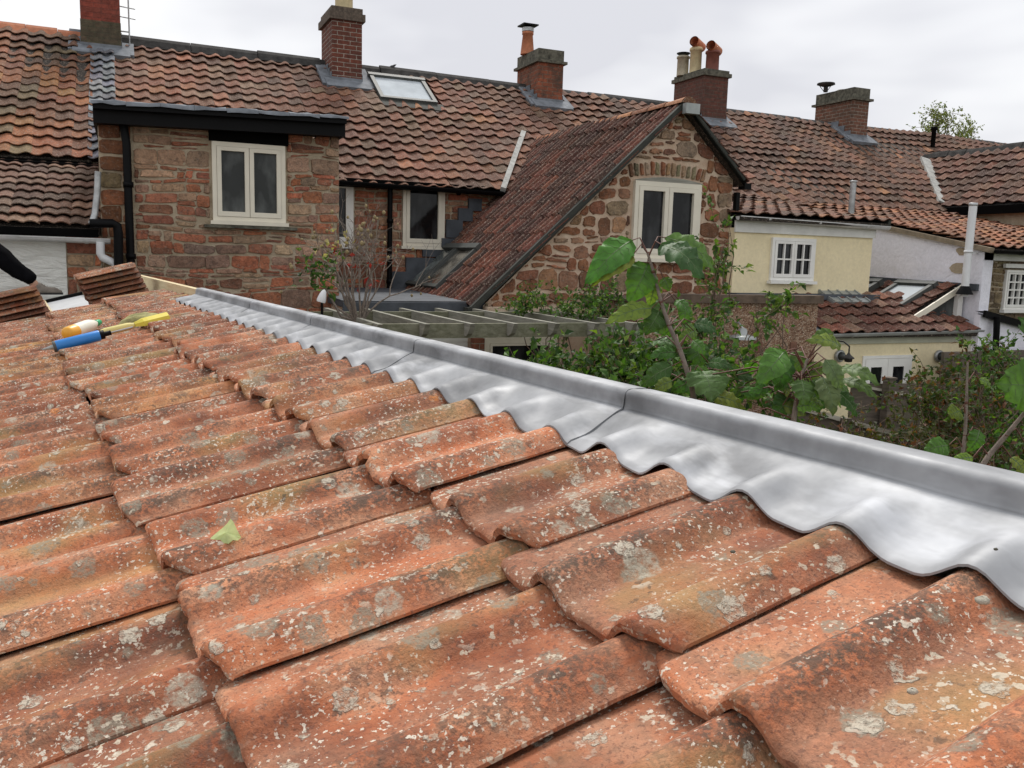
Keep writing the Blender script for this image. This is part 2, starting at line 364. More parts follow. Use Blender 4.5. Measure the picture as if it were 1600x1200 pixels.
# ---------------------------------------------------------------- foreground lean-to roof (local frame turned 6 degrees)
RZ = math.radians(6)
SL = .245; CS, SN = math.cos(SL), math.sin(SL)
X0, Y0, Z0, G, W = .1814, .9989, -.4988+H, .3874, .34
UP = V((CS, 0, SN)); NR = V((-SN, 0, CS)); AL = V((0, 1, 0))
def rp(u, v, h=0.0): return V((X0, Y0, Z0)) + AL*(u*W) + UP*(v*G) + NR*h
ROTA = Matrix.Rotation(RZ, 4, 'Z')
def wpt(p): return ROTA @ V(p)
roof_root = empty('lean_to_building', 'clay tiled lean-to in the foreground with a new grey lead kerb along its top', 'building', rz=RZ)

ROLL_H = .0315
def prof(q):
    """double roman profile, q from the near edge (0) to the far edge (.37)"""
    def bump(c, wn_, wf_):
        d = (c-q)/wn_ if q < c else (q-c)/wf_
        if d >= 1: return 0
        k = .5+.5*math.cos(math.pi*d); return math.sqrt(k)
    z = ROLL_H*(bump(.050, .052, .037)+bump(.220, .047, .037))
    if q < .044: z = max(z, .008)
    if q > .345: z -= .004
    return z
def tile_mesh(seed, nq=54, nx=15, thick=.017, Lt=.445):
    rnd = random.Random(seed); mb = MB(); Wd = .368
    so_ = rnd.random()*90
    cham_n = rnd.uniform(.008, .045); cham_f = rnd.uniform(.015, .04); warp = rnd.uniform(-.004, .004); skew = rnd.uniform(-.006, .006)
    chips = [(rnd.uniform(0, Wd), rnd.uniform(.008, .02), rnd.uniform(.004, .012)) for _ in range(rnd.choice((1, 2, 3, 4)))]
    def tail(q):
        x = .006*mnoise.noise(V((q*12, so_, 0)))+.004*mnoise.noise(V((q*70, so_, 3)))
        if q < .05: x += (1-q/.05)**1.5*cham_n
        if q > Wd-.045: x += ((q-(Wd-.045))/.045)**1.3*cham_f
        for c, w, d in chips:
            k = abs(q-c)/w
            if k < 1: x += d*(1-k*k)
        return x
    xs = [0, .0035, .010, .022]+[.022+(Lt-.022)*i/(nx-4) for i in range(1, nx-3)]
    drop = [.0065, .0018, .0002, 0]+[0]*(nx-4)
    top = []; bot = []
    for i, x in enumerate(xs):
        rt = []; rb = []
        for j in range(nq+1):
            q = Wd*j/nq; tx = tail(q); xx = tx+(x)*(Lt-tx)/Lt
            z = prof(q)*(1+.05*mnoise.noise(V((xx*3, so_, 5))))+warp*math.sin(math.pi*q/Wd)+.0012*mnoise.noise(V((xx*14, q*20, so_)))+.0007*mnoise.noise(V((xx*55, q*55, so_)))
            e_ = 0
            if j == 0: e_ = .004
            yy = q+skew*xx+.0015*mnoise.noise(V((xx*9, so_, 9)))*(1 if j in (0, nq) else 0)
            rt.append(V((xx, yy, z-drop[i]-e_))); rb.append(V((xx+(.002 if i == 0 else 0), yy, z-thick+.0085*max(0, 1-q/.035))))
        top.append(rt); bot.append(rb)
    mb.grid(top); mb.grid([r[::-1] for r in bot])
    for r1, r2 in ((top[0], bot[0]),):
        mb.grid([r2, r1], sm=False)
    mb.grid([[r[0] for r in top], [r[0] for r in bot]], sm=False)
    mb.grid([[r[-1] for r in bot], [r[-1] for r in top]], sm=False)
    mb.grid([top[-1], bot[-1]], sm=False)
    o = mb.build('roof_tile', M['fg']); return o
TV = [tile_mesh(100+k) for k in range(9)]
TV_data = [o.data for o in TV]
TS = [tile_mesh(200+k, Lt=.365) for k in range(6)]
TS_data = [o.data for o in TS]
for o in TV+TS: bpy.data.objects.remove(o)
rr = random.Random(7)
def basis(xa, ya, za, loc):
    m = Matrix((xa, ya, za)).transposed().to_4x4(); m.translation = loc; return m
NT_ = 0
for c in (-2, -1, 0, 1):
    for u in range(-3, 18):
        me = TV_data[(u*5+c*3+rr.randrange(3)) % 9] if c < 1 or u > 13 else TS_data[(u*5+rr.randrange(3)) % 6]
        o = bpy.data.objects.new('roof_tile', me); C.objects.link(o); o.parent = roof_root; TD = -.034
        j = .35 if u > 6 else 1
        a = rr.gauss(0, .014)*j; lift = .028+abs(rr.gauss(0, .006)); tilt = -math.atan(lift/.445)*1.0
        roll = rr.gauss(0, .012)
        ml = Matrix.Rotation(a, 4, 'Z') @ Matrix.Rotation(-tilt, 4, 'Y') @ Matrix.Rotation(roll, 4, 'X')
        p = rp(u, c, lift+TD) + UP*rr.gauss(0, .017) + AL*rr.gauss(0, .0045)
        if c == 1 and u == 0: p += UP*.03
        o.matrix_local = basis(UP, AL, NR, p) @ ml
        NT_ += 1
# deck, fascia, walls of the lean-to
d = MB()
for hh0, hh1 in ((-.075, -.095),):
    pts = [rp(-12, -14, hh0), rp(25.3, -14, hh0), rp(25.3, 2.21, hh0), rp(-12, 2.21, hh0)]
    pl = [p+NR*(hh1-hh0) for p in pts]
    d.face(pts[::-1]); d.face(pl)
    for i in range(4): d.face([pts[i], pts[(i+1) % 4], pl[(i+1) % 4], pl[i]])
M['membrane'] = m_plain('grey_white_membrane', (.52, .53, .54), .5, .12, 6, bs=.25)
d.build('deck', M['membrane'], roof_root)
# older tiles further down the slope, outside the picture
def tile_field(name, parent, u0, u1, c0, c1, colour):
    mb = MB(); r2 = random.Random(3)
    for c in range(c0, c1):
        for u in range(u0, u1):
            rows = []
            for x, hz in ((0, .02), (.40, .003)):
                rows.append([rp(u, c, 0)+UP*x+AL*(.345*k/14)+NR*(prof(.345*k/14)+hz-.03) for k in range(15)])
            cc = tuple(a*r2.uniform(.8, 1.2) for a in colour)
            mb.grid(rows, 0, cc); mb.grid([[p-NR*.015 for p in rows[0]], rows[0]], 0, cc, False)
    return mb.build(name, M['pan'], parent)
o = tile_field('lower_tiles', roof_root, -12, 18, -13, -2, (.36, .12, .065)); o['kind'] = 'stuff'
# battens on the bare part, black slate strip, kerb
XK = 1.014
b = MB()
for v in (-2.9, -1.9, -.9, .14, 1.12): b.bar(rp(17.9, v, -.06), rp(25.2, v, -.06), .045, .028, NR)
b.build('batten', M['kerbwood'], roof_root)
b = MB(); b.bar(rp(25.2, -14, -.062), rp(25.2, 2.1, -.062), .05, .035, NR); b.build('edge_trim', M['black'], roof_root)
b = MB(); b.bar(rp(18.12, -6, -.045), rp(18.12, .03, -.045), .02, .05, NR); b.bar(rp(18.2, 1.12, -.045), rp(18.2, 2.0, -.045), .02, .05, NR); b.build('side_strip', M['black'], roof_root)
b = MB(); yend = Y0+24.3*W
KT = -.247+H
b.box((XK+.006, -2.2, KT-.24), (XK+.050, yend, KT-.006)); b.build('kerb_timber', M['kerbwood'], roof_root)
b = MB()
b.box((-4.2, -3.3, 0), (XK-.02, -3.1, 2.2)); b.box((XK-.06, -3.1, 0), (XK+.04, yend, KT-.26)); b.box((-4.2, -3.1, 0), (-4.0, yend, 1.6)); b.box((-4.0, yend-.2, 0), (XK-.06, yend, 1.9))
b.build('wall', M['brick_wall'], roof_root)
# lead sheets
def tile_top(yl):
    z = 0
    for k in range(-3, 4):
        q = (yl+k*.006-Y0) % W
        z += max(prof(q), prof(q+W) if q < .03 else 0)
    return z/7
JU = [.97+3*k for k in range(-2, 5)]
for k in range(len(JU)-1):
    ya, yb = Y0+JU[k]*W, Y0+JU[k+1]*W+.11
    if k == len(JU)-2: yb = Y0+14.25*W
    mb = MB(); rows = []; under = []
    ny = int((yb-ya)/.0095)
    VL = 1.86
    for i in range(ny+1):
        y = ya+(yb-ya)*i/ny
        far = smooth(yb-.13, yb-.09, y) if k < len(JU)-2 else 0
        rise = (1-far)*.0055 + (.0 if far else 0)
        row = []
        lipx = X0+VL*G*CS+.006*mnoise.noise(V((y*5, 1, 0)))+.004*math.sin((y-Y0)/.17*2*math.pi+1.2)
        # apron from lip to foot
        na = 16
        for j in range(na+1):
            t = j/na; x = lipx+(XK-.004-lipx)*t
            vv = (x-X0)/CS/G
            zpl = Z0+(x-X0)*SN/CS
            wave = tile_top(y)*(1-smooth(.30, .98, t)) + .008*smooth(.2, 1, t) + .0012*mnoise.noise(V((y*11, t*5, 4)))*(1-t)
            zz = zpl+(-.0185+.0165*smooth(.3, 1, t)+wave*.95+rise)/CS*1.0 + .0022*mnoise.noise(V((y*7, t*3, k)))
            if j == 0: zz -= .004
            row.append(V((x, y, zz)))
        foot = row[-1].z
        # fillet and kerb face (softly rounded, beaten by hand)
        wv = .002*mnoise.noise(V((y*4, 7, k)))
        jn = .003*(1-far)
        prof_k = [(XK-.0015-jn, foot+.0012), (XK-.0005-jn, foot+.0035), (XK-jn+wv*.3, foot+.007), (XK+.0005-jn+wv, foot+.012), (XK+.001-jn+wv, (foot+KT)/2), (XK+.0015-jn+wv*.5, KT-.011), (XK+.002-jn+wv*.3, KT-.007), (XK+.0032-jn, KT-.0028), (XK+.0065, KT-.0002+jn), (XK+.0105, KT+.0008+jn), (XK+.02, KT+.0015+jn+wv), (XK+.036, KT+.002+jn-wv), (XK+.050, KT+.0005+jn), (XK+.056+jn, KT-.005), (XK+.057+jn, KT-.035), (XK+.058+jn, KT-.10)]
        row += [V((a_, y, b_)) for a_, b_ in prof_k]
        rows.append(row)
    mb.grid(rows)
    # edge thickness at lip and near end
    mb.grid([[r[0]-V((0, 0, .0032)) for r in rows], [r[0] for r in rows]], sm=False)
    mb.grid([[p-V((0, 0, .0045)) for p in rows[0]], rows[0]], sm=False)
    mb.grid([[p-V((0, 0, .0032)) for p in r][:17][::-1] for r in rows])
    mb.build('lead_sheet', M['lead'], roof_root)

# loose tiles stacked on the membrane
def loose_tile(u, v, h, ang, label, grp, k, tip=0.0):
    o = bpy.data.objects.new('loose_roof_tile', TV_data[k % 9]); C.objects.link(o)
    m_ = basis(UP, AL, NR, rp(u, v, h)) @ Matrix.Rotation(ang, 4, 'Z') @ Matrix.Rotation(tip, 4, 'X')
    o.matrix_world = ROTA @ m_
    if k % 6 < 5 or grp == 'spare tiles in the hidden stack': o.material_slots[0].link = 'OBJECT'; o.material_slots[0].material = M['fg_shade_grime']
    tag(o, label, 'roof tile', grp)
ordn = ['bottom', 'second', 'third', 'fourth', 'fifth', 'sixth', 'seventh', 'top']
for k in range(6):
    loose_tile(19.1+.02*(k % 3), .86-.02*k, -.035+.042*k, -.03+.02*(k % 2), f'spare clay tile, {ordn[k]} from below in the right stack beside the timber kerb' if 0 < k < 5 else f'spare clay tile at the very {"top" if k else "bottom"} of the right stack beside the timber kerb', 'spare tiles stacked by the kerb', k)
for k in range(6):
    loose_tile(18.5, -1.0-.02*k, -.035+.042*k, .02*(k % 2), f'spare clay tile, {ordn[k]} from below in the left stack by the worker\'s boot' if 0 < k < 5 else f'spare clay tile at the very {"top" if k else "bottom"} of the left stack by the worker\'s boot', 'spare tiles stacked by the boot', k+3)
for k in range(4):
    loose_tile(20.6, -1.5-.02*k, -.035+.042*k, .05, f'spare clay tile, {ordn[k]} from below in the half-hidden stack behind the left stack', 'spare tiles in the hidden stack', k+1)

# ---------------------------------------------------------------- background builders
def pan_prof(s, A=.038):
    k = .5+.5*math.cos(2*math.pi*(s-.78)); return A*(k**1.25)
def rib_prof(s, A=.07):
    return A*(.5+.5*math.cos(2*math.pi*(s-.6)))**2.1
def roman_prof(s, A=.03):
    return A*(max(0, math.cos((s-.22)/.28*math.pi/2)) if abs(s-.22) < .28 else 0) + A*(max(0, math.cos((s-.72)/.28*math.pi/2)) if abs(s-.72) < .28 else 0)
PAL_O = [((.25, .10, .056), 6), ((.30, .13, .07), 3), ((.19, .085, .056), 6), ((.135, .075, .054), 3), ((.34, .17, .08), .7), ((.17, .12, .08), 1.5)]
PAL_M = [((.19, .082, .058), 6), ((.225, .098, .066), 3), ((.155, .074, .055), 6), ((.125, .068, .053), 3), ((.28, .125, .072), .5), ((.18, .11, .085), 2)]
PAL_R = [((.165, .078, .058), 5), ((.135, .068, .052), 6), ((.205, .095, .066), 3), ((.105, .06, .05), 4), ((.30, .14, .08), .4)]
PAL_D = [((.10, .042, .036), 5), ((.075, .038, .034), 5), ((.14, .055, .042), 3), ((.20, .09, .065), 1)]
PAL_B = [((.13, .07, .055), 4), ((.17, .085, .065), 3), ((.22, .13, .10), 2), ((.10, .06, .05), 3)]
PAL_G = [((.20, .225, .30), 3), ((.25, .27, .35), 2), ((.155, .17, .235), 2)]
PAL_T = [((.42, .17, .085), 4), ((.34, .13, .07), 3), ((.48, .22, .12), 2)]
def pick(r, pal):
    t = r.random()*sum(w for c, w in pal)
    for c, w in pal:
        t -= w
        if t <= 0: break
    k = r.uniform(.72, 1.12); return tuple(x*k*w_*r.uniform(.94, 1.06) for x, w_ in zip(c, (1.04, 1.02, .86)))
def tile_roof(name, parent, O, U, VV, Wd, L, wu=.23, gg=.27, pr=pan_prof, pal=PAL_M, skip=None, t=.034, seed=1, ns=8, A=.038, cov=None, mirror=False):
    r = random.Random(seed); mb = MB(); U = U.normalized(); VV = VV.normalized(); N = U.cross(VV)
    if N.z < 0: N = -N
    nr = max(1, round(L/gg)); nc = max(1, round(Wd/wu)); gg = L/nr; wu = Wd/nc
    for j in range(nr):
        sag = r.uniform(-.004, .004)
        for i in range(nc):
            if skip:
                p = O+U*((i+.5)*wu)+VV*((j+.5)*gg)
                if skip(p, (i+.5)*wu, (j+.5)*gg): continue
            h = t+r.uniform(-.006, .010)+sag; sk = r.uniform(-.014, .014); dx = r.uniform(-.008, .008)
            c = pick(r, pal); v0 = j*gg+r.uniform(-.018, .010); v1 = min((j+1)*gg+.03, L)
            if cov: c = cov(c, (i+.5)*wu, (j+.5)*gg, r)
            top = []; hd = []
            for k in range(ns+1):
                s = k/ns; q = (1-s) if mirror else s; z = pr(q, A)+.07*mnoise.noise(V((i*.09+seed, j*.13, seed))) if ns else 0; a = i*wu+s*wu*1.04+dx
                top.append(O+U*a+VV*(v0+sk*(s-.5))+N*(z+h)); hd.append(O+U*(a)+VV*v1+N*(z+.001))
            flip = (U.cross(VV)).z < 0
            mb.grid([top, hd], 0, c)
            lowr = [p-N*.013 for p in top]
            mb.grid([lowr, top], 0, c, False)
            for e_ in ((0, -1), (ns, 1)):
                mb.face([top[e_[0]], hd[e_[0]], hd[e_[0]]-N*.012, top[e_[0]]-N*.013], 0, c)
    # solid bed below the tiles
    a_, b_, c_, d_ = O-N*.01, O+U*Wd-N*.01, O+U*Wd+VV*L-N*.01, O+VV*L-N*.01
    if not skip:
        mb.face([a_, b_, c_, d_], 0, (.03, .025, .02)); mb.face([p-N*.06 for p in (a_, b_, c_, d_)], 0, (.03, .025, .02))
        mb.face([a_, b_, b_-N*.06, a_-N*.06], 0, (.03, .025, .02))
    return mb.build(name, M['pan'], parent)

def clip(poly, a, b, c):      # keep a*x+b*y <= c
    out = []
    for i in range(len(poly)):
        p, q = poly[i], poly[(i+1) % len(poly)]; dp = a*p[0]+b*p[1]-c; dq = a*q[0]+b*q[1]-c
        if dp <= 0: out.append(p)
        if (dp < 0 < dq) or (dq < 0 < dp):
            t = dp/(dp-dq); out.append((p[0]+(q[0]-p[0])*t, p[1]+(q[1]-p[1])*t))
    return out
def area(p): return .5*sum(p[i][0]*p[(i+1) % len(p)][1]-p[(i+1) % len(p)][0]*p[i][1] for i in range(len(p)))
def wallclip(cell, bound, holes):
    for i in range(len(bound)):
        p, q = bound[i], bound[(i+1) % len(bound)]; nx, ny = q[1]-p[1], -(q[0]-p[0])
        cell = clip(cell, nx, ny, nx*p[0]+ny*p[1])
        if len(cell) < 3: return None
    cx = sum(p[0] for p in cell)/len(cell); cy = sum(p[1] for p in cell)/len(cell)
    for (x0, x1, y0, y1) in holes:
        if max(p[0] for p in cell) <= x0 or min(p[0] for p in cell) >= x1 or max(p[1] for p in cell) <= y0 or min(p[1] for p in cell) >= y1: continue
        opts = [clip(cell, 1, 0, x0), clip(cell, -1, 0, -x1), clip(cell, 0, 1, y0), clip(cell, 0, -1, -y1)]
        opts = [o for o in opts if len(o) >= 3]
        if not opts: return None
        cell = max(opts, key=lambda o: abs(area(o)))
    return cell if abs(area(cell)) > .0015 else None
def cells_voronoi(bound, size, r, ax=1.0, jit=.45):
    xs = [p[0] for p in bound]; ys = [p[1] for p in bound]; pts = []
    y = min(ys)-size; k = 0
    while y < max(ys)+size:
        x = min(xs)-size*ax
        while x < max(xs)+size*ax:
            if r.random() < .80: pts.append((x+(k % 2)*size*ax/2+r.uniform(-jit, jit)*size*ax, y+r.uniform(-jit, jit)*size))
            x += size*ax
        y += size; k += 1
    for i, p in enumerate(pts):
        R_ = size*ax*1.5; cell = [(p[0]-R_, p[1]-R_), (p[0]+R_, p[1]-R_), (p[0]+R_, p[1]+R_), (p[0]-R_, p[1]+R_)]
        for j, q in enumerate(pts):
            if i == j or abs(q[0]-p[0]) > 3*size*ax or abs(q[1]-p[1]) > 3*size: continue
            nx, ny = q[0]-p[0], (q[1]-p[1])
            cell = clip(cell, nx, ny, nx*(p[0]+q[0])/2+ny*(p[1]+q[1])/2)
            if len(cell) < 3: break
        if len(cell) >= 3: yield cell
def cells_coursed(bound, r, hmin=.05, hmax=.19, lmin=.12, lmax=.42, jt=.012, wb=.035):
    xs = [p[0] for p in bound]; ys = [p[1] for p in bound]; y = min(ys)
    x0 = min(xs); seedv = r.random()*50
    wob = lambda x, y: wb*mnoise.noise(V((x*1.1, y*3, seedv)))
    while y < max(ys):
        h = r.uniform(hmin, hmax)
        if r.random() < .45: h *= .6
        x = x0-r.uniform(0, .3)
        while x < max(xs):
            l = r.uniform(lmin, lmax)*(.6+h/hmax*.5)
            def quad(xa, xb, ya, yb):
                j_ = lambda: r.uniform(-jt, jt)
                return [(xa+j_(), ya+wob(xa, y)+j_()*.6), (xb+j_(), ya+wob(xb, y)+j_()*.6), (xb+j_(), yb+wob(xb, y+h)+j_()*.6), (xa+j_(), yb+wob(xa, y+h)+j_()*.6)]
            if h > .10 and r.random() < .3:
                m_ = y+h*r.uniform(.35, .65); yield quad(x, x+l, y, m_); yield quad(x, x+l, m_, y+h)
            else: yield quad(x, x+l, y, y+h)
            x += l
        y += h
def stones(mb, cells, bound, holes, frame, r, pal, gap=.0085, dep=.022, mi=0, jit=.006, rnd=.11):
    O, U, N = frame          # wall coordinates (a, z): O + U*a + Z*z ; N outward
    Zv = V((0, 0, 1))
    for cell in cells:
        cell = wallclip(cell, bound, holes)
        if not cell: continue
        if area(cell) < 0: cell = cell[::-1]
        n = len(cell); cx = sum(p[0] for p in cell)/n; cy = sum(p[1] for p in cell)/n
        # inset every edge by the mortar gap
        c2 = cell
        for i in range(n):
            p, q = cell[i], cell[(i+1) % n]; ln = math.hypot(q[0]-p[0], q[1]-p[1])
            if ln < 1e-6: continue
            nx, ny = (q[1]-p[1])/ln, -(q[0]-p[0])/ln
            g2 = gap*r.uniform(.6, 1.5)
            c2 = clip(c2, nx, ny, nx*p[0]+ny*p[1]-g2)
            if len(c2) < 3: break
        if len(c2) < 3 or abs(area(c2)) < .0009: continue
        # cut corners, jitter
        ring = []
        for i in range(len(c2)):
            p, q = c2[i], c2[(i+1) % len(c2)]
            for t in (rnd, .5-(.5-rnd)*.4, .5+(.5-rnd)*.4, 1-rnd): ring.append((p[0]+(q[0]-p[0])*t+r.uniform(-jit, jit), p[1]+(q[1]-p[1])*t+r.uniform(-jit, jit)))
        c = pick(r, pal); dd = dep*r.uniform(.5, 1.25)
        m = len(ring); cx = sum(p[0] for p in ring)/m; cy = sum(p[1] for p in ring)/m
        w3 = lambda x, y, h: O+U*x+Zv*y+N*h
        sz = min(.5, .0085/max(.01, math.sqrt(abs(area(c2))))*1.6)
        r0 = [w3(x, y, -.004) for x, y in ring]
        r1 = [w3(cx+(x-cx)*(1-sz*.35), cy+(y-cy)*(1-sz*.35), dd*.75) for x, y in ring]
        tx, ty = r.uniform(-.08, .08), r.uniform(-.08, .08)
        r2 = [w3(cx+(x-cx)*(1-sz), cy+(y-cy)*(1-sz), dd+r.uniform(-.003, .003)+tx*(x-cx)+ty*(y-cy)) for x, y in ring]
        mb.grid([r0, r1, r2], mi, c, False, True)
        ctr = w3(cx, cy, dd+r.uniform(0, .008))
        b0 = len(mb.v); mb.v += [tuple(p) for p in r2]+[tuple(ctr)]
        for i in range(m):
            mb.f.append((b0+i, b0+(i+1) % m, b0+m)); mb.m.append(mi); mb.c.append(c); mb.s.append(True)
PAL_S = [((.42, .17, .09), 4), ((.33, .145, .085), 4), ((.38, .26, .17), 4), ((.30, .215, .145), 3), ((.48, .34, .22), 2), ((.24, .12, .075), 1)]
PAL_SG = [((.33, .155, .088), 4), ((.26, .125, .075), 4), ((.40, .24, .145), 2.5), ((.36, .28, .19), 2.5), ((.20, .105, .07), 1)]

PAL_S = [((c[0]*1.2, c[1]*1.12, c[2]*1.36), w) for c, w in PAL_S]
PAL_SG = [((c[0]*1.14, c[1]*1.08, c[2]*1.22), w) for c, w in PAL_SG]

def window(parent, x0, x1, z0, z1, Y, paint, glass, cas=1, bars=(0, 0), ft=.06, st=.05, sill=True, proud=.025, sillw=.04, label=None, handle=True):
    """front-facing (-Y) window: outer frame, casements, panes, sill. z relative to the eye"""
    fr = MB(); F_ = Y-proud; B_ = Y+.05; z0 += H; z1 += H
    fr.box((x0, F_, z0), (x0+ft, B_, z1)); fr.box((x1-ft, F_, z0), (x1, B_, z1)); fr.box((x0+ft, F_, z1-ft), (x1-ft, B_, z1)); fr.box((x0+ft, F_, z0), (x1-ft, B_, z0+ft))
    a, b = x0+ft, x1-ft; cw = (b-a)/cas; panes = []
    for k in range(cas):
        p, q = a+cw*k+.003, a+cw*(k+1)-.003; f2 = F_-.008
        fr.box((p, f2, z0+ft+.003), (p+st, B_-.01, z1-ft-.003)); fr.box((q-st, f2, z0+ft+.003), (q, B_-.01, z1-ft-.003))
        fr.box((p+st, f2, z1-ft-st), (q-st, B_-.01, z1-ft-.003)); fr.box((p+st, f2, z0+ft+.003), (q-st, B_-.01, z0+ft+st+.01))
        panes.append((p+st, q-st, z0+ft+st+.01, z1-ft-st))
        for i in range(bars[0]):
            xx = p+st+(q-p-2*st)*(i+1)/(bars[0]+1); fr.box((xx-.011, f2+.004, z0+ft+st), (xx+.011, B_-.012, z1-ft-st))
        for i in range(bars[1]):
            zz = z0+ft+st+(z1-z0-2*ft-2*st)*(i+1)/(bars[1]+1); fr.box((p+st, f2+.006, zz-.011), (q-st, B_-.014, zz+.011))
    w = fr.build('window', paint, parent)
    if label: w['label'] = label
    for (p, q, r_, s_) in panes:
        m = MB(); m.box((p, Y+.008, r_), (q, Y+.016, s_)); m.build('pane', glass, w)
    if sill:
        m = MB(); m.box((x0-.03, F_-sillw, z0-.045), (x1+.03, B_, z0-.002)); m.build('sill', paint, w)
    return w
def pipe(parent, name, pts, rad, mat, n=10, collars=()):
    m = MB(); m.tube(pts, rad, n)
    for c in collars:
        c = V(c); m.lathe(c-V((0, 0, .03)), [(rad, 0), (rad*1.25, 0), (rad*1.25, .06), (rad, .06)], n)
    return m.build(name, mat, parent)
def gutter(parent, a, b, mat, r=.055, name='gutter'):
    m = MB(); a = V(a); b = V(b); d = (b-a).normalized(); s = d.cross(V((0, 0, 1))).normalized()
    if s.y > 0: s = -s
    rows = []
    for p in (a, b): rows.append([p+s*(r*math.cos(t))-V((0, 0, 1))*(r*math.sin(t)) for t in [math.pi*k/8 for k in range(9)]])
    m.grid(rows); m.grid([[p+(V((0, 0, .004))) for p in [a+s*(r*.9*math.cos(t))-V((0, 0, 1))*(r*.9*math.sin(t)) for t in [math.pi*k/8 for k in range(9)]]], [b+s*(r*.9*math.cos(t))-V((0, 0, 1))*(r*.9*math.sin(t)) for t in [math.pi*k/8 for k in range(9)]]])
    for p in (a, b): m.face([p+s*(r*math.cos(t))-V((0, 0, 1))*(r*math.sin(t)) for t in [math.pi*k/8 for k in range(9)]])
    m.bar(a+s*r, b+s*r, .012, .012)
    L = (b-a).length; k = .5
    while k < L:
        rows = []
        for q in (k-.02, k+.02): rows.append([a+d*q+s*(r*1.12*math.cos(t))-V((0, 0, 1))*(r*1.12*math.sin(t)) for t in [math.pi*j/8 for j in range(9)]])
        m.grid(rows); k += .9
    return m.build(name, mat, parent)
MS = .637                        # slope of the terrace's main roof
MPL = (P(0, 13, 1.13), V((0, -MS, 1)).normalized())
def mainz(y): return 1.13+MS*(y-13)
VM = V((0, 1, MS)).normalized()
def ridge_strip(parent, name, a, b, mat, w=.14, h=.09, seg=.9, m_=.6):
    mb = MB(); a = V(a)+V((0, 0, .055)); b = V(b)+V((0, 0, .055)); h = h+.055; d = (b-a); L = d.length; d.normalize(); s = d.cross(V((0, 0, 1))).normalized(); r = random.Random(int(L*10))
    k = 0
    while k < L-.05:
        e_ = min(L, k+seg-.008); dz = r.uniform(-.020, .018)
        rows = []
        for q in (k, e_):
            c_ = a+d*q+V((0, 0, dz)); rows.append([c_-s*w-V((0, 0, h)), c_-s*w*.5-V((0, 0, h*.32)), c_-s*.02, c_+s*.02, c_+s*w*.5-V((0, 0, h*.32)), c_+s*w-V((0, 0, h))])
        mb.grid(rows, sm=False)
        for rr_ in rows: mb.face(rr_)
        k += seg
    return mb.build(name, mat, parent)
def chimney(parent, x0, x1, y0, y1, z0, z1, mat, cap='slab', capm=None, caph=.16, over=.05):
    z0 += H; z1 += H; m = MB(); capm = capm or M['cap']
    m.box((x0, y0, z0), (x1, y1, z1-caph))
    st = m.build('chimney', mat, parent)
    c = MB()
    if cap == 'slab':
        c.box((x0-over, y0-over, z1-caph), (x1+over, y1+over, z1-caph*.45)); c.box((x0-over*.2, y0-over*.2, z1-caph*.45), (x1+over*.2, y1+over*.2, z1))
    elif cap == 'block':
        c.box((x0-over, y0-over, z1-caph), (x1+over, y1+over, z1-caph+.05)); c.box((x0-.005, y0-.005, z1-caph+.05), (x1+.005, y1+.005, z1))
    cx, cy = (x0+x1)/2, (y0+y1)/2
    c.lathe((cx, cy, z1), [(min(x1-x0, y1-y0)*.48, 0), (.12, .05), (.1, .05)], 14)
    c.build('chimney_cap', capm, st)
    # lead apron at the foot
    a = MB(); zb = mainz(y0)+H
    a.obox(V(((x0+x1)/2, y0-.10, zb-.02)), V((1, 0, 0)), VM, V((0, -MS, 1)).normalized(), (x1-x0)/2+.13, .16, .035)
    a.box((x0-.012, y0-.012, zb-.05), (x1+.012, y0+.02, zb+.12))
    for xx in (x0-.012, x1+.012):
        for k in range(3):
            yy = y0+(y1-y0)/2*k/3; a.box((xx-.004, yy, zb+MS*(yy-y0)-.1), (xx+.004, yy+(y1-y0)/6+.02, zb+MS*(yy-y0)+.2))
    for k in (-1, 1):
        xx = x0-.10 if k < 0 else x1+.10
        a.obox(V((xx, y0+.22, zb+MS*.22+.02)), V((1, 0, 0)), VM, V((0, -MS, 1)).normalized(), .09, .42, .04)
    a.build('flashing', M['lead_bg'], st)
    return st
def pot(st, x, y, z, r, h, mat, top=.8, rim=True):
    m = MB(); m.lathe((x, y, z+H), [(r, 0), (r*.98, .02), (r*top, h*.86), (r*top*1.15, h*.87), (r*top*1.15, h*.96), (r*top, h), (r*top*.7, h), (r*top*.7, h-.05)], 18)
    return m.build('chimney_pot', mat, st)

# ================= terraced row: left house =================
HL = empty('terraced_house', 'left end house of the terrace, orange clay roof, white painted lower wall', 'house', 'houses of the terrace')
wb = MB(); wb.box((-9, 13, 0), (-.28, 20, 1.1+H)); wb.build('wall', M['mortar'], HL)
def cov_left(c, a, v, r): return c
tile_roof('roof', HL, P(-9, 12.88, 1.10), V((1, 0, 0)), VM, 8.62, 4.25, wu=.235, pal=PAL_O, seed=2)
bk = MB(); bk.face([P(-9, 16.5, 3.36), P(-.28, 16.5, 3.36), P(-.28, 20.2, 1.0), P(-9, 20.2, 1.0)]); bk.build('rear_roof', M['terra_dull'], HL)
ridge_strip(HL, 'ridge_tiles', P(-9, 16.5, 3.43), P(-.55, 16.5, 3.41), M['terra'], .13, .08, .45)
gutter(HL, P(-9, 12.80, 1.04), P(-.30, 12.80, 1.04), M['black'], .06)
fb = MB(); fb.box((-9, 12.87, .95+H), (-.29, 12.93, 1.08+H)); fb.build('fascia', M['fascia_black'], HL)
tile_roof('lower_roof', HL, P(-9, 10.95, .20), V((1, 0, 0)), V((0, 1.93, .84)), 8.74, 2.1, wu=.30, gg=.235, pr=roman_prof, pal=PAL_B, seed=5, A=.032, ns=12)
wl_ = MB(); wl_.box((-9, 11.02, 0), (-.62, 12.9, .12+H)); wl_.build('white_wall', M['whitestone'], HL)
rs = random.Random(11)
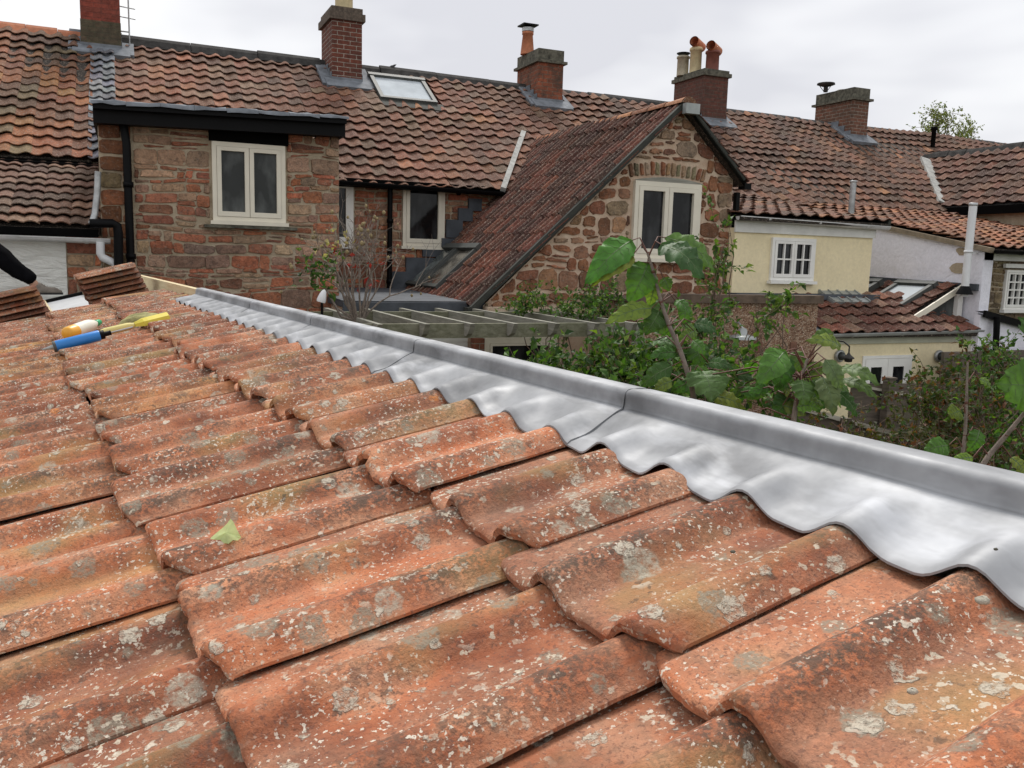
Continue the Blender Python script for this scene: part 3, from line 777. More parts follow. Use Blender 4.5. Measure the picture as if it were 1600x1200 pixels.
wl_ = MB(); wl_.box((-.62, 11.04, 0), (-.255, 12.9, .12+H), 1)
bd_ = [(-.62, -1.2+H), (-.26, -1.2+H), (-.26, .12+H), (-.62, .12+H)]
stones(wl_, cells_coursed(bd_, rs, .14, .30, .2, .5), bd_, [], (V((0, 11.04, 0)), V((1, 0, 0)), V((0, -1, 0))), rs, PAL_S)
wl_.build('bare_stone_wall', [M['stone'], M['mortar']], HL)
fb = MB(); fb.box((-9, 10.93, .10+H), (-.28, 11.0, .19+H)); fb.build('lower_fascia', M['fascia_black'], HL)
gutter(HL, P(-9, 10.86, .13), P(-.16, 10.86, .085), M['gutter_w'], .055)
pipe(HL, 'white_downpipe', [at(157, 378, Y=10.82), at(157, 396, Y=10.82), at(160, 402, Y=10.82), at(172, 408, Y=10.82), at(180, 412, Y=10.82), at(181, 420, Y=10.82), at(181, 470, Y=10.82)], .045, M['white'])
pipe(HL, 'grey_downpipe', [at(153, 268, Y=10.9), at(152, 300, Y=10.9), at(148, 335, Y=10.9), at(143, 350, Y=10.85)], .035, M['metal'])
pipe(HL, 'black_downpipe', [at(140, 349, Y=10.75), at(176, 349, Y=10.75), at(183, 353, Y=10.75), at(185, 365, Y=10.75), at(186, 520, Y=10.75)], .05, M['black'])
st = chimney(HL, -.55, .03, 16.1, 17.0, 2.5, 4.9, M['brick_red'])
pot(st, -.26, 16.4, 4.9, .13, .5, M['terra'])
m = MB(); zc = at(160, 33, Y=16.1).z; m.box((-.556, 16.094, 2.6+H), (.036, 17.006, zc)); m.build('mossy_base', m_brick('mossy_brown_brick', (.12, .085, .055), (.085, .07, .045), (.10, .095, .06), .5), st)
a = MB(); ax_, ay_ = .16, 16.3
a.tube([P(ax_, ay_, 3.25), P(ax_, ay_, 4.7)], .012, 6); a.tube([P(.03, ay_, 3.5), P(ax_, ay_, 3.5)], .012, 6)
for zz in (3.72, 3.88, 4.04, 4.2): a.tube([P(ax_-.17, ay_, zz+.01), P(ax_+.10, ay_, zz-.01)], .009, 6)
a.tube([P(ax_, ay_-.25, 4.4), P(ax_, ay_+.5, 4.4)], .01, 6)
for k in range(6): a.tube([P(ax_-.12, ay_-.2+k*.12, 4.4), P(ax_+.12, ay_-.2+k*.12, 4.4)], .006, 5)
tag(a.build('television_aerial', M['metal']), 'thin grey television aerial clamped beside the red chimney at top left', 'aerial')
relo(HL)

# ================= terraced row: middle house with stone extension =================
HM = empty('terraced_house', 'middle house of the terrace with roof skylight and black-edged stone extension', 'house', 'houses of the terrace')
wb = MB(); wb.box((-.27, 13.04, 0), (9.2, 20, 1.1+H), 1)
bd_ = [(2.4, -1.3+H), (6.2, -1.3+H), (6.2, 1.08+H), (2.4, 1.08+H)]
w1 = (3.86, 4.53, .14+H, 1.10+H); w0 = (2.78, 3.12, .1+H, 1.05+H)
stones(wb, cells_coursed(bd_, rs, .08, .2, .16, .46), bd_, [w1, w0], (V((0, 13.04, 0)), V((1, 0, 0)), V((0, -1, 0))), rs, PAL_S, dep=.025)
wb.build('wall', [M['stone'], M['mortar']], HM)
def hasroof(p, a, v):
    x, y = p.x, p.y
    if 4.03 < x < 5.22 and 15.30 < y < 16.22: return True
    return False
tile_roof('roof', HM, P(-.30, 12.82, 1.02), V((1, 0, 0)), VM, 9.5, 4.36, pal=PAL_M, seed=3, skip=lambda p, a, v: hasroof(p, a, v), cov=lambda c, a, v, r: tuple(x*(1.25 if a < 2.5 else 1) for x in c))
bk = MB(); bk.face([P(-.3, 12.9, 1.02), P(9.2, 12.9, 1.02), P(9.2, 16.5, 3.32), P(-.3, 16.5, 3.32)], 0); bk.face([P(-.28, 16.5, 3.36), P(9.2, 16.5, 3.36), P(9.2, 20.2, 1.0), P(-.28, 20.2, 1.0)]); bk.build('rear_roof', M['terra_dull'], HM)
tile_roof('lead_tile_strip', HM, P(-.42, 12.84, 1.10), V((1, 0, 0)), VM, .34, 3.75, wu=.17, gg=.24, pal=PAL_G, seed=9, skip=lambda p, a, v: False, t=.04, A=.035)
ridge_strip(HM, 'ridge_strip', P(.02, 16.5, 3.45), P(9.2, 16.5, 3.36), M['ridge_dark'], .17, .13, 1.1)
gutter(HM, P(2.5, 12.74, 1.03), P(5.6, 12.74, 1.0), M['black'], .055)
fb = MB(); fb.box((2.4, 12.84, .97+H), (5.7, 12.98, 1.09+H)); fb.build('fascia', M['fascia_black'], HM)
window(HM, *[w1[0], w1[1]], w1[2]-H+.0, w1[3]-H-.02, 13.02, M['cream'], M['glass'], 1, ft=.05, st=.055, proud=.03, label='cream single window beside the black downpipe')
window(HM, 2.55, 3.10, .12, 1.06, 13.02, M['whitepaint'], M['glass'], 1, ft=.05, st=.06, proud=.03, label='white window half hidden behind the stone extension')
pipe(HM, 'downpipe', [P(3.63, 12.9, 1.0), P(3.63, 12.9, -1.2)], .04, M['black'], collars=[P(3.63, 12.9, .5), P(3.63, 12.9, -.4)])
vm = MB(); p = at(716, 302, Y=12.98); vm.tube([p, p+V((0, -.03, 0))], .035, 12); vm.build('vent', M['black'], HM)
# stepped lead flashing beside the gable roof
sf = MB(); r9 = random.Random(4)
for (xa, ya, xb, yb) in ((732, 310, 752, 330), (716, 325, 738, 346), (697, 343, 722, 372), (690, 372, 712, 398), (660, 385, 704, 402), (634, 402, 680, 432), (612, 424, 660, 462)):
    A_, B_ = at(xa, ya, Y=12.99-r9.uniform(0, .006)), at(xb, yb, Y=12.98); sf.box((A_.x, 12.96-r9.uniform(0, .01), min(A_.z, B_.z)), (B_.x, 13.02, max(A_.z, B_.z)))
sf.build('stepped_flashing', M['lead_dark'], HM)
# main skylight
def skylight(parent, O, U, VV, w, l, hf=.07, fm=None, gm=None, fw=.07, name='skylight'):
    N = U.cross(VV).normalized()
    if N.z < 0: N = -N
    m = MB()
    for (cu, cv, hu, hv) in ((w/2, fw/2, w/2, fw/2), (w/2, l-fw/2, w/2, fw/2), (fw/2, l/2, fw/2, l/2-fw), (w-fw/2, l/2, fw/2, l/2-fw)):
        m.obox(O+U*cu+VV*cv+N*(hf/2), U, VV, N, hu, hv, hf/2)
    m.obox(O+U*w/2+VV*(l-.02)+N*(hf*.6), U, VV, N, w/2+.015, .05, hf*.55)
    f = m.build(name, fm or M['frame_grey'], parent)
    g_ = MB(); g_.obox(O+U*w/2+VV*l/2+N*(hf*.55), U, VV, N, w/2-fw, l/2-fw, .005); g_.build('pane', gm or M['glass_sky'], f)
    return f
nM = V((0, -MS, 1)).normalized()
o_ = at(597, 163, pl=MPL); o2_ = at(680, 168, pl=MPL)
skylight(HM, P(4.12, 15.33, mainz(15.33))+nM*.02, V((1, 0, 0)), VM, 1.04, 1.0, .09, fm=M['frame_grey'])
fl = MB(); fl.obox(P(4.64, 15.23, mainz(15.23))+nM*.055, V((1, 0, 0)), VM, nM, .62, .13, .012); fl.build('skylight_apron', M['verge'], HM)
# chimneys
st = chimney(HM, 3.40, 3.93, 15.85, 16.75, 2.4, 4.25, M['brick_dark'], caph=.22, capm=m_plain('lichen_stone_cap', (.11, .085, .065), .95, .5, 20, bs=.8))
pot(st, 3.70, 16.25, 4.24, .16, .8, M['buff'], .95)
st = chimney(HM, 7.40, 7.94, 15.9, 16.9, 2.4, 4.02, M['brick_orange'], cap='block', caph=.26, over=.06)
pt = pot(st, 7.45, 16.55, 4.02, .14, .44, M['terra'], .72)
cw = MB(); z_ = 4.46+H; cw.tube([V((7.45, 16.55, z_)), V((7.45, 16.55, z_+.07))], .12, 14); cw.build('cowl_band', M['metal'], st)
cw = MB(); cw.box((7.29, 16.39, z_+.10), (7.61, 16.71, z_+.125)); cw.tube([V((7.45, 16.55, z_+.06)), V((7.45, 16.55, z_+.11))], .07, 8); cw.build('cowl_cap', M['black'], st)
# stone extension with flat black-edged roof
eb = MB(); eb.box((-.25, 11.04, 0), (2.45, 13.0, 1.38+H), 1)
bd_ = [(.10, -1.4+H), (2.46, -1.4+H), (2.46, 1.46+H), (.10, 1.42+H)]
we = (.93, 1.81, .30+H, 1.50+H)
stones(eb, cells_coursed(bd_, rs, .045, .23, .10, .50, .020, .07), bd_, [we], (V((0, 11.04, 0)), V((1, 0, 0)), V((0, -1, 0))), rs, PAL_S, dep=.018)
bd_ = [(-.25, -1.4+H), (.09, -1.4+H), (.09, 1.4+H), (-.25, 1.4+H)]
stones(eb, cells_coursed(bd_, rs, .22, .36, .3, .5), bd_, [], (V((0, 11.04, 0)), V((1, 0, 0)), V((0, -1, 0))), rs, [((.24, .10, .06), 3), ((.20, .14, .09), 2), ((.30, .19, .08), 1)], dep=.03)
eb.build('extension_wall', [M['stone'], M['mortar']], HM)
lb = MB(); lb.box((.92, 10.99, 1.26+H), (1.83, 11.03, 1.48+H)); lb.build('lintel_panel', M['fascia_black'], HM)
window(HM, .95, 1.79, .345, 1.255, 11.02, M['cream'], M['glass_frost'], 2, ft=.05, st=.05, proud=.035, label='cream double casement window in the stone extension')
sb = MB(); sb.box((.85, 10.95, .26+H), (1.92, 11.03, .296+H)); sb.build('stone_sill', M['cap'], HM)
fa = MB(); fa.bar(P(-.28, 10.80, 1.42), P(2.47, 10.80, 1.49), .03, .18); fa.bar(P(-.28, 10.74, 1.50), P(2.47, 10.74, 1.57), .09, .06)
fa.face([P(-.28, 10.80, 1.34), P(2.47, 10.80, 1.41), P(2.47, 11.1, 1.41), P(-.28, 11.1, 1.34)]); fa.bar(P(2.46, 10.8, 1.49), P(2.46, 13, 1.49), .03, .18); fa.bar(P(-.27, 10.8, 1.42), P(-.27, 13, 1.42), .03, .18)
fa.build('extension_fascia', M['black'], HM)
fr = MB(); r9 = random.Random(8)
for k in range(8):
    xa = -.30+k*.349; za = 1.545+.0245*(xa+.30); rows = []
    for yy, dz in ((10.66, -.03), (10.67, .012), (10.80, .03), (13.1, .06)): rows.append([P(xa+.346*i/3, yy, za+.0245*.349*i/3+dz+r9.uniform(-.008, .012)) for i in range(4)])
    fr.grid(rows)
fr.build('extension_lead_roof', M['lead_bg'], HM)
pipe(HM, 'extension_downpipe', [P(.015, 10.95, 1.35), P(.04, 10.93, 1.15), P(.045, 10.93, -1.4)], .045, M['black'], collars=[P(.045, 10.93, .7), P(.045, 10.93, -.1)])
relo(HM)

# ================= terraced row: right house =================
HR = empty('terraced_house', 'long right-hand house of the terrace with two chimneys and a cream rear extension', 'house', 'houses of the terrace')
wb = MB(); wb.box((9.2, 13.04, 0), (22.5, 20, 1.1+H)); wb.build('wall', M['mortar'], HR)
tile_roof('roof', HR, P(9.2, 12.82, 1.02), V((1, 0, 0)), VM, 13.3, 4.36, pal=PAL_R, seed=13)
bk = MB(); bk.face([P(9.2, 16.5, 3.30), P(22.5, 16.5, 3.2), P(22.5, 20.2, 1.0), P(9.2, 20.2, 1.0)]); bk.build('rear_roof', M['terra_dull'], HR)
ridge_strip(HR, 'ridge_strip', P(9.2, 16.5, 3.38), P(22.5, 16.5, 3.28), M['ridge_dark'], .17, .13, 1.3)
st = chimney(HR, 11.22, 11.84, 15.85, 16.95, 2.4, 4.05, M['brick_maroon'], caph=.14)
for (x_, y_, r_, h_, m_) in ((11.26, 16.72, .13, .42, 'buffgrey'), (11.40, 16.45, .13, .56, 'buff'), (11.62, 16.15, .145, .46, 'terra_dull')):
    pp = pot(st, x_, y_, 4.04, r_, h_, M[m_], .95)
for (x_, y_, z_) in ((11.40, 16.45, 4.70), (11.62, 16.15, 4.58)):
    c_ = MB(); a_ = V((x_-.14, y_-.1, z_-.0+H)); b_ = V((x_+.20, y_+.1, z_-.06+H)); c_.tube([a_, b_], .105, 14, cap=False); c_.tube([a_+V((.01, .005, 0)), b_], .085, 14, cap=False); c_.build('pot_hood', M['terra'], st)
c_ = MB(); c_.lathe(P(11.26, 16.72, 4.50), [(.14, 0), (.15, .02), (.02, .05)], 12); c_.build('pot_cap', M['black'], st)
st = chimney(HR, 15.30, 15.78, 15.8, 17.0, 2.4, 4.07, M['brick_brown'], cap='block', caph=.28, over=.07)
c_ = MB(); c_.lathe(P(15.20, 16.6, 4.07), [(.05, 0), (.05, .12)], 8); c_.lathe(P(15.20, 16.6, 4.24), [(.10, -.04), (.21, .0), (.20, .03), (.05, .05)], 14)
for k in range(3): c_.tube([P(15.20+.05*math.cos(k*2.1), 16.6+.05*math.sin(k*2.1), 4.1), P(15.20+.16*math.cos(k*2.1), 16.6+.16*math.sin(k*2.1), 4.24)], .008, 5)
c_.build('chimney_cowl', M['ridge_dark'], st)
p = at(1457, 232, pl=MPL); pipe(HR, 'roof_flue', [p-V((0, 0, .2)), p+V((0, 0, .42)), p+V((0, 0, .43)), p+V((0, 0, .50))], [.055, .055, .08, .08], M['black'])
# cream upper extension
YU = 9.9
ub = MB(); ub.box((7.66, YU, -.40+H), (10.18, 13.0, .50+H)); ub.build('extension_wall', M['yellow'], HR)
up = MB(); up.box((7.64, YU-.03, .44+H), (10.20, YU-.002, .60+H)); up.box((10.182, YU-.03, .44+H), (10.205, 13, .60+H)); up.build('extension_fascia', M['trim_grey'], HR)
gutter(HR, P(7.62, YU-.10, .65), P(10.36, YU-.10, .61), M['gutter_w'], .055)
tile_roof('extension_roof', HR, P(7.60, YU-.16, .66), V((1, 0, 0)), V((0, 3.3, .50)), 2.72, 3.4, pal=PAL_R, seed=21, gg=.28)
ve = MB(); ve.bar(P(10.32, YU-.16, .66), P(10.32, 13.2, 1.16), .05, .09); ve.build('extension_verge', M['verge'], HR)
window(HR, 8.29, 9.07, -.21, .39, YU-.022, M['whitepaint'], M['glass'], 2, bars=(1, 1), ft=.045, st=.04, proud=.02, sillw=.05, label='small white multi-pane window in the cream wall')
fb = MB(); fb.box((7.60, YU-.2, -.47+H), (10.22, YU+.02, -.39+H)); fb.build('extension_lead_base', M['lead_dark'], HR)
relo(HR)
fl_ = empty('metal_flue', 'pale metal flue pipe standing behind the cream extension roof', 'flue')
m = MB(); q = at(1331, 318, Y=11.0); m.tube([q-V((0, 0, .3)), q+V((0, 0, .33))], .05, 14); m.build('pipe', M['metal'], fl_)
m = MB(); m.lathe(q+V((0, 0, .33)), [(.05, 0), (.06, .005), (.06, .03), (.045, .035)], 14); m.build('cap', M['metal'], fl_); relo(fl_)

# ================= stone gable extension =================
GB = empty('gabled_extension', 'stone gabled building with a long dark tiled slope and an arched cream window', 'building')
YG = 10.0; AX, AZ = 6.78, 2.08; LX, LZ = 3.90, -.57; RX, RZ2 = 7.74, 1.18
gb = MB()
gpoly = [(4.02, -2.0+H), (RX-.06, -2.0+H), (RX-.06, RZ2-.02+H), (AX, AZ-.10+H), (4.02, LZ-.02+H)]
gb.face([V((x, YG+.04, z)) for x, z in [(4.02, 0), (RX-.06, 0), (RX-.06, RZ2-.02+H), (AX, AZ-.10+H), (4.02, LZ-.02+H)]], 1)
gb.face([V((RX-.06, YG+.04, 0)), V((RX-.06, 13, 0)), V((RX-.06, 13, RZ2+H-.02)), V((RX-.06, YG+.04, RZ2+H-.02))], 1)
gb.face([V((4.02, YG+.04, 0)), V((4.02, YG+.04, LZ+H-.02)), V((4.02, 13, LZ+H-.02)), V((4.02, 13, 0))], 1)
rg = random.Random(31)
gh = (6.06, 7.16, -.0+H, 1.10+H)
fgm = (V((0, YG+.04, 0)), V((1, 0, 0)), V((0, -1, 0)))
arch = (6.00, 7.22, 1.10+H, 1.33+H)
stones(gb, cells_coursed(gpoly, rg, .13, .27, .15, .36, .028, .07), gpoly, [gh, arch], fgm, rg, PAL_SG, gap=.012, dep=.022, jit=.009, rnd=.2)
# soldier arch over the window
nv = 15
for k in range(nv):
    xa = 6.02+1.18*k/nv; xb = 6.02+1.18*(k+1)/nv; mid = (xa+xb)/2; s_ = (mid-6.61)/.6; rise = .055*(1-s_*s_)
    q = [(xa+.004, 1.075+H+rise), (xb-.004, 1.075+H+rise), (xb-.004+s_*.04, 1.255+H+rise+rg.uniform(-.02, .02)), (xa+.004+s_*.04, 1.255+H+rise+rg.uniform(-.02, .02))]
    stones(gb, [q], [(5.8, H), (7.5, H), (7.5, 2+H), (5.8, 2+H)], [], fgm, rg, PAL_SG+[((.28, .24, .17), 4)], gap=.009, dep=.03)
gb.build('wall', [M['stone'], M['mortar_pink']], GB)
window(GB, 6.09, 7.13, .045, 1.045, YG+.012, M['cream'], M['glass'], 2, ft=.06, st=.06, proud=.035, sillw=.06)
lt = MB(); lt.grid([[V((6.07+1.08*k/8, YG-.02, 1.047+H)) for k in range(9)], [V((6.07+1.08*k/8, YG-.02, 1.055+H+.055*(1-((k-4)/4)**2))) for k in range(9)]], sm=False); lt.build('arch_board', M['pergola'], GB)
UL = V((0, 1, 0)); VL_ = V((AX-LX, 0, AZ-LZ)); LL = VL_.length; VL_.normalize()
def gskip(p, a, v):
    z = p.z-H
    if p.y > 13.05 and z < mainz(p.y)-.35: return True
    return False
OL = P(LX-.05, YG-.10, LZ-.05)
SKU0, SKU1, SKV0, SKV1 = 0, 0, 0, 0
NL_ = V((-(AZ-LZ), 0, AX-LX)).normalized()
GPL = (OL, NL_)
c4 = [at(690, 392, pl=GPL), at(746, 393, pl=GPL), at(638, 452, pl=GPL), at(700, 458, pl=GPL)]
us = [(p-OL).dot(UL) for p in c4]; vs = [(p-OL).dot(VL_) for p in c4]
su0, su1 = sum(us[1::2])/2, sum(us[0::2])/2; sv1 = (vs[0]+vs[1])/2; sv0 = (vs[2]+vs[3])/2
print('SKY', us, vs)
tile_roof('roof', GB, OL, UL, VL_, 4.9, LL+.05, wu=.175, gg=.33, t=.018, pr=rib_prof, pal=[((.095, .042, .036), 5), ((.07, .036, .032), 4), ((.14, .055, .043), 4), ((.18, .066, .05), 2)], seed=41, skip=lambda p, a, v: gskip(p, a, v) or (su0-.05 < a < su1+.05 and sv0 < v < sv1), A=.085, ns=10)
bd = MB(); a_, b_, c_, d_ = [OL-NL_*.012+UL*i*3.2+VL_*j*LL for i, j in ((0, 0), (1, 0), (1, 1), (0, 1))]; bd.face([a_, b_, c_, d_]); bd.face([P(AX, 13, AZ-.02), P(AX, 14.6, AZ-.02), P(5.3, 13, .7)])
bd.build('roof_bed', M['ridge_dark'], GB)
VRr = V((AX-RX, 0, AZ-RZ2)); LR = VRr.length; VRr.normalize()
tile_roof('right_roof', GB, P(RX+.07, YG-.10, RZ2-.07), UL, VRr, 4.6, LR+.09, wu=.23, gg=.25, pal=PAL_D, seed=42)
# terracotta ridge
rt = MB(); r9 = random.Random(2); k = 0
while k < 4.6:
    c = pick(r9, PAL_T); rows = []
    for q, rad in ((k, .115), (k+.44, .105)):
        rows.append([P(AX, YG-.12+q, AZ-.02)+V((rad*math.cos(t), 0, rad*.75*math.sin(t))) for t in [math.pi*(.02+.96*j/8) for j in range(9)]])
    rt.grid(rows, 0, c); rt.face(rows[0][::-1], 0, tuple(x*.4 for x in c)); k += .43
rt.build('ridge_tiles', M['pan'], GB)
vg = MB(); vg.bar(P(LX-.07, YG-.06, LZ-.06), P(AX-.02, YG-.06, AZ-.02), .07, .075); vg.bar(P(RX+.04, YG-.06, RZ2-.03), P(AX+.02, YG-.06, AZ-.02), .07, .05); vg.build('verge', M['verge'], GB)
vb = MB(); vb.box((AX-.09, YG-.20, AZ-.16+H), (AX+.12, YG-.11, AZ-.03+H)); vb.build('ridge_end_box', M['frame_pale'], GB)
vb = MB(); vb.box((RX+.02, YG-.12, RZ2-.16+H), (RX+.13, YG+.02, RZ2-.08+H)); vb.box((RX-.03, YG-.02, -.3+H), (RX+.03, YG+.05, RZ2-.2+H)); vb.build('eave_box', M['black'], GB)
vf = MB(); a_ = P(6.55, 14.62, 2.22); b_ = P(5.38, 12.72, 1.05); vf.bar(a_, b_, .085, .07, nM); vf.build('valley_fillet', M['lead_pale'], GB)
ev = MB(); ev.bar(P(LX-.10, YG-.1, LZ-.09), P(LX-.10, 13, LZ-.09), .06, .10); ev.build('eave_board', M['verge'], GB)
# twin skylight low on the slope
w2 = (su1-su0)/2
for i in range(2):
    skylight(GB, OL+UL*(su0+w2*i+.02)+VL_*sv0+NL_*.02, UL, VL_, w2-.03, sv1-sv0, .10, fm=M['frame_grey'], gm=m_glass('lean_to_glass', (.11, .125, .12), .12, .8) if i else m_glass('lean_to_glass', (.06, .055, .045), .12, .8), fw=.06)
relo(GB)

# small flat lead roof in the corner
FR = empty('flat_roof_porch', 'low porch with a flat grey lead roof in the corner below the main windows', 'porch')
m = MB(); m.box((2.30, 10.1, -.62+H), (3.86, 13.0, -.55+H)); m.face([P(2.3, 10.1, -.545), P(3.86, 10.1, -.545), P(3.86, 12.95, -.50), P(2.3, 12.95, -.50)]); m.build('roof', M['lead_dark'], FR)
m = MB(); m.box((2.28, 10.06, -.74+H), (4.1, 10.1, -.56+H)); m.build('fascia', M['lead_dark'], FR)
m = MB(); m.box((2.35, 10.12, 0), (4.0, 12.96, -.64+H)); m.build('wall', M['mortar_pink'], FR)
m = MB(); A_ = at(600, 527, Y=10.08); B_ = at(728, 560, Y=10.08); m.box((A_.x, 10.04, 1.6), (B_.x, 10.115, A_.z))
for k in range(5): m.box((A_.x, 10.03, A_.z-.06-.11*k), (B_.x, 10.045, A_.z-.055-.11*k+.09))
m.build('boarding', M['trim_grey'], FR)
relo(FR)

# ground floor wall under the pergola
GW = empty('garden_room', 'pebble-dashed flat-roofed garden room with coping, air bricks and a cream framed window', 'building')
YP = 8.75
m = MB(); m.box((5.45, YP, 0), (8.16, 9.96, -.47+H)); m.build('wall', M['pebble'], GW)
m = MB(); m.box((5.38, YP-.05, -.47+H), (8.20, YP+.15, -.37+H)); m.box((5.38, YP+.15, -.47+H), (8.20, 9.95, -.44+H)); m.build('coping', m_plain('stained_coping', (.12, .085, .06), .9, .4, 9, bs=.6), GW)
m = MB(); m.box((4.0, 9.84, 0), (5.45, 9.98, -.60+H)); m.build('link_wall', M['mortar_pink'], GW)
A_, B_ = at(757, 528, Y=9.8), at(870, 528, Y=9.8)
window(GW, A_.x, B_.x, -2.0, A_.z-H, 9.82, M['cream'], M['glass'], 1, ft=.07, st=.03, proud=.03, label='cream framed window under the pergola')
C_ = at(737, 533, Y=9.8); m = MB(); m.box((C_.x, 9.74, 0), (A_.x-.02, 9.84, A_.z)); m.build('brick_pier', M['brick_wall'], GW)
for (px, py) in ((1185, 543), (1239, 542)):
    c = at(px, py, Y=YP); m = MB(); m.box((c.x-.055, YP-.012, c.z-.065), (c.x+.055, YP+.01, c.z+.065), c=(.5, .5, .5))
    for k in range(5): m.box((c.x-.05, YP-.018, c.z-.055+k*.024), (c.x+.05, YP-.012, c.z-.043+k*.024))
    m.build('air_brick', m_plain('clay_air_brick', (.20, .10, .065), .85, .3, 20), GW)
relo(GW)
def wall_lamp(px, py, Y, label, kind):
    c = at(px, py, Y=Y); L_ = empty('wall_lamp', label, 'lamp', 'garden wall lamps')
    if kind == 'shade':
        m = MB(); m.lathe(c, [(.17, -.03), (.165, 0), (.10, .02), (.06, .03), (.05, .09), (.015, .11)], 20); m.build('lamp_shade', M['frame_pale'], L_)
        m = MB(); m.tube([c+V((0, 0, .10)), c+V((0, .08, .16)), c+V((0, .2, .16))], .012, 8); m.build('bracket', M['metal'], L_)
    elif kind == 'round':
        m = MB(); m.lathe(c, [(.085, 0), (.085, .03), (.07, .04)], 18, ax=(0, -1, 0)); m.build('backplate', M['metal'], L_)
        m = MB(); m.lathe(c+V((0, -.04, 0)), [(.06, 0), (.055, .03), (.03, .055), (0, .06)], 16, ax=(0, -1, 0)); m.build('lens', M['glass_frost'], L_)
    else:
        m = MB(); m.lathe(c, [(.02, -.08), (.045, -.075), (.05, -.04), (.07, -.035), (.07, -.02), (.03, .01), (.01, .04), (.008, .12)], 8); m.build('lantern', M['ridge_dark'], L_)
        m = MB(); m.tube([c+V((0, 0, .12)), c+V((0, .1, .17)), c+V((0, .25, .17))], .010, 6); m.build('bracket', M['black'], L_)
    relo(L_)
wall_lamp(1160, 526, YP-.22, 'pale dish-shaped lamp on the pebble-dashed wall', 'shade')

# ================= lilac house =================
LH = empty('lilac_house', 'lilac painted house with an orange tiled lean-to roof and a stone front', 'house')
XL = 11.4; YF = 8.97
m = MB(); m.face([P(XL, YF, -3.2), P(XL, 13.3, -3.2), P(XL, 13.3, 1.10), P(XL, YF, .30)]); m.face([P(XL+.2, YF, -3.2), P(XL+.2, YF, .30), P(XL+.2, 13.3, 1.1), P(XL+.2, 13.3, -3.2)]); m.face([P(XL, YF, -3.2), P(XL, YF, .3), P(XL+.2, YF, .3), P(XL+.2, YF, -3.2)]); m.build('side_wall', M['lilac'], LH)
VC = V((0, 4.16, .80)).normalized()
tile_roof('lean_to_roof', LH, P(XL-.02, YF-.14, .325), V((1, 0, 0)), VC, 5.0, 4.2, pal=[((.27, .11, .066), 5), ((.21, .088, .058), 4), ((.33, .15, .085), 2), ((.16, .078, .056), 3)], seed=51)
m = MB(); m.bar(P(XL-.03, YF-.14, .30), P(XL-.03, 13.2, 1.10), .09, .07); m.build('verge', m_plain('brown_verge_mortar', (.24, .19, .13), .9, .3, 12, bs=.6), LH)
m = MB(); m.box((XL+.2, YF+.08, 0), (16.4, 12.9, .27+H), 1); rq = random.Random(77)
bd_ = [(XL+.2, -1.1+H), (13.4, -1.1+H), (13.4, .22+H), (XL+.2, .22+H)]; wr = (11.96, 12.9, -.56+H, .04+H)
stones(m, cells_coursed(bd_, rq, .10, .2, .14, .36), bd_, [wr], (V((0, YF+.08, 0)), V((1, 0, 0)), V((0, -1, 0))), rq, [((.20, .16, .11), 3), ((.26, .20, .13), 3), ((.24, .12, .08), 1), ((.14, .11, .08), 2)])
m.build('front_wall', [M['stone'], M['mortar']], LH)
m = MB(); m.box((XL+.01, YF+.0, .16+H), (16.4, YF+.05, .30+H)); m.box((11.86, YF-.02, .06+H), (13.0, YF+.03, .12+H)); m.build('fascia', M['trim_grey'], LH)
gutter(LH, P(XL, YF-.20, .30), P(16.4, YF-.20, .28), M['black'], .05)
window(LH, 11.96, 12.9, -.56, .03, YF+.06, M['whitepaint'], M['glass'], 2, bars=(2, 3), ft=.035, st=.03, proud=.03)
m = MB(); 
for (ya, za, yb, zb) in ((9.2, -.19, 11.2, -.13),): m.bar(P(XL-.03, 9.0, -.24), P(XL-.03, 11.4, -.18), .05, .10)
m.build('base_flashing', M['lead_dark'], LH)
for (px, py, rw) in ((1502, 393, .09), (1497, 419, .13)):
    c = at(px, py, X=XL-.01); m = MB(); pts = [c+V((0, rw*1.1*math.cos(t)*(.8+.3*math.sin(3*t+px)), rw*math.sin(t)*(.8+.2*math.cos(2*t)))) for t in [2*math.pi*k/14 for k in range(14)]]
    m.face(pts); m.build('exposed_patch', M['mortar'], LH)
relo(LH)
wf = empty('white_flue', 'tall white flue pipe rising in front of the lilac wall', 'flue')
a_, b_ = at(1508, 447, X=11.2), at(1519, 322, X=11.2); b_.x, b_.y = a_.x, a_.y
m = MB(); m.tube([a_-V((0, 0, .15)), b_], .055, 16); m.build('pipe', M['white'], wf)
m = MB(); m.lathe(b_, [(.055, 0), (.062, .005), (.062, .04), (.05, .045)], 16); m.build('cap', M['metal'], wf)
m = MB(); mid = a_+(b_-a_)*.42; m.lathe(mid, [(.056, 0), (.064, 0), (.064, .03), (.056, .03)], 16); m.bar(mid, mid+V((.19, 0, 0)), .02, .02); m.build('bracket', M['white'], wf)
m = MB(); m.lathe(a_-V((0, 0, .12)), [(.12, 0), (.08, .08), (.056, .12)], 16); m.build('collar', M['black'], wf); relo(wf)

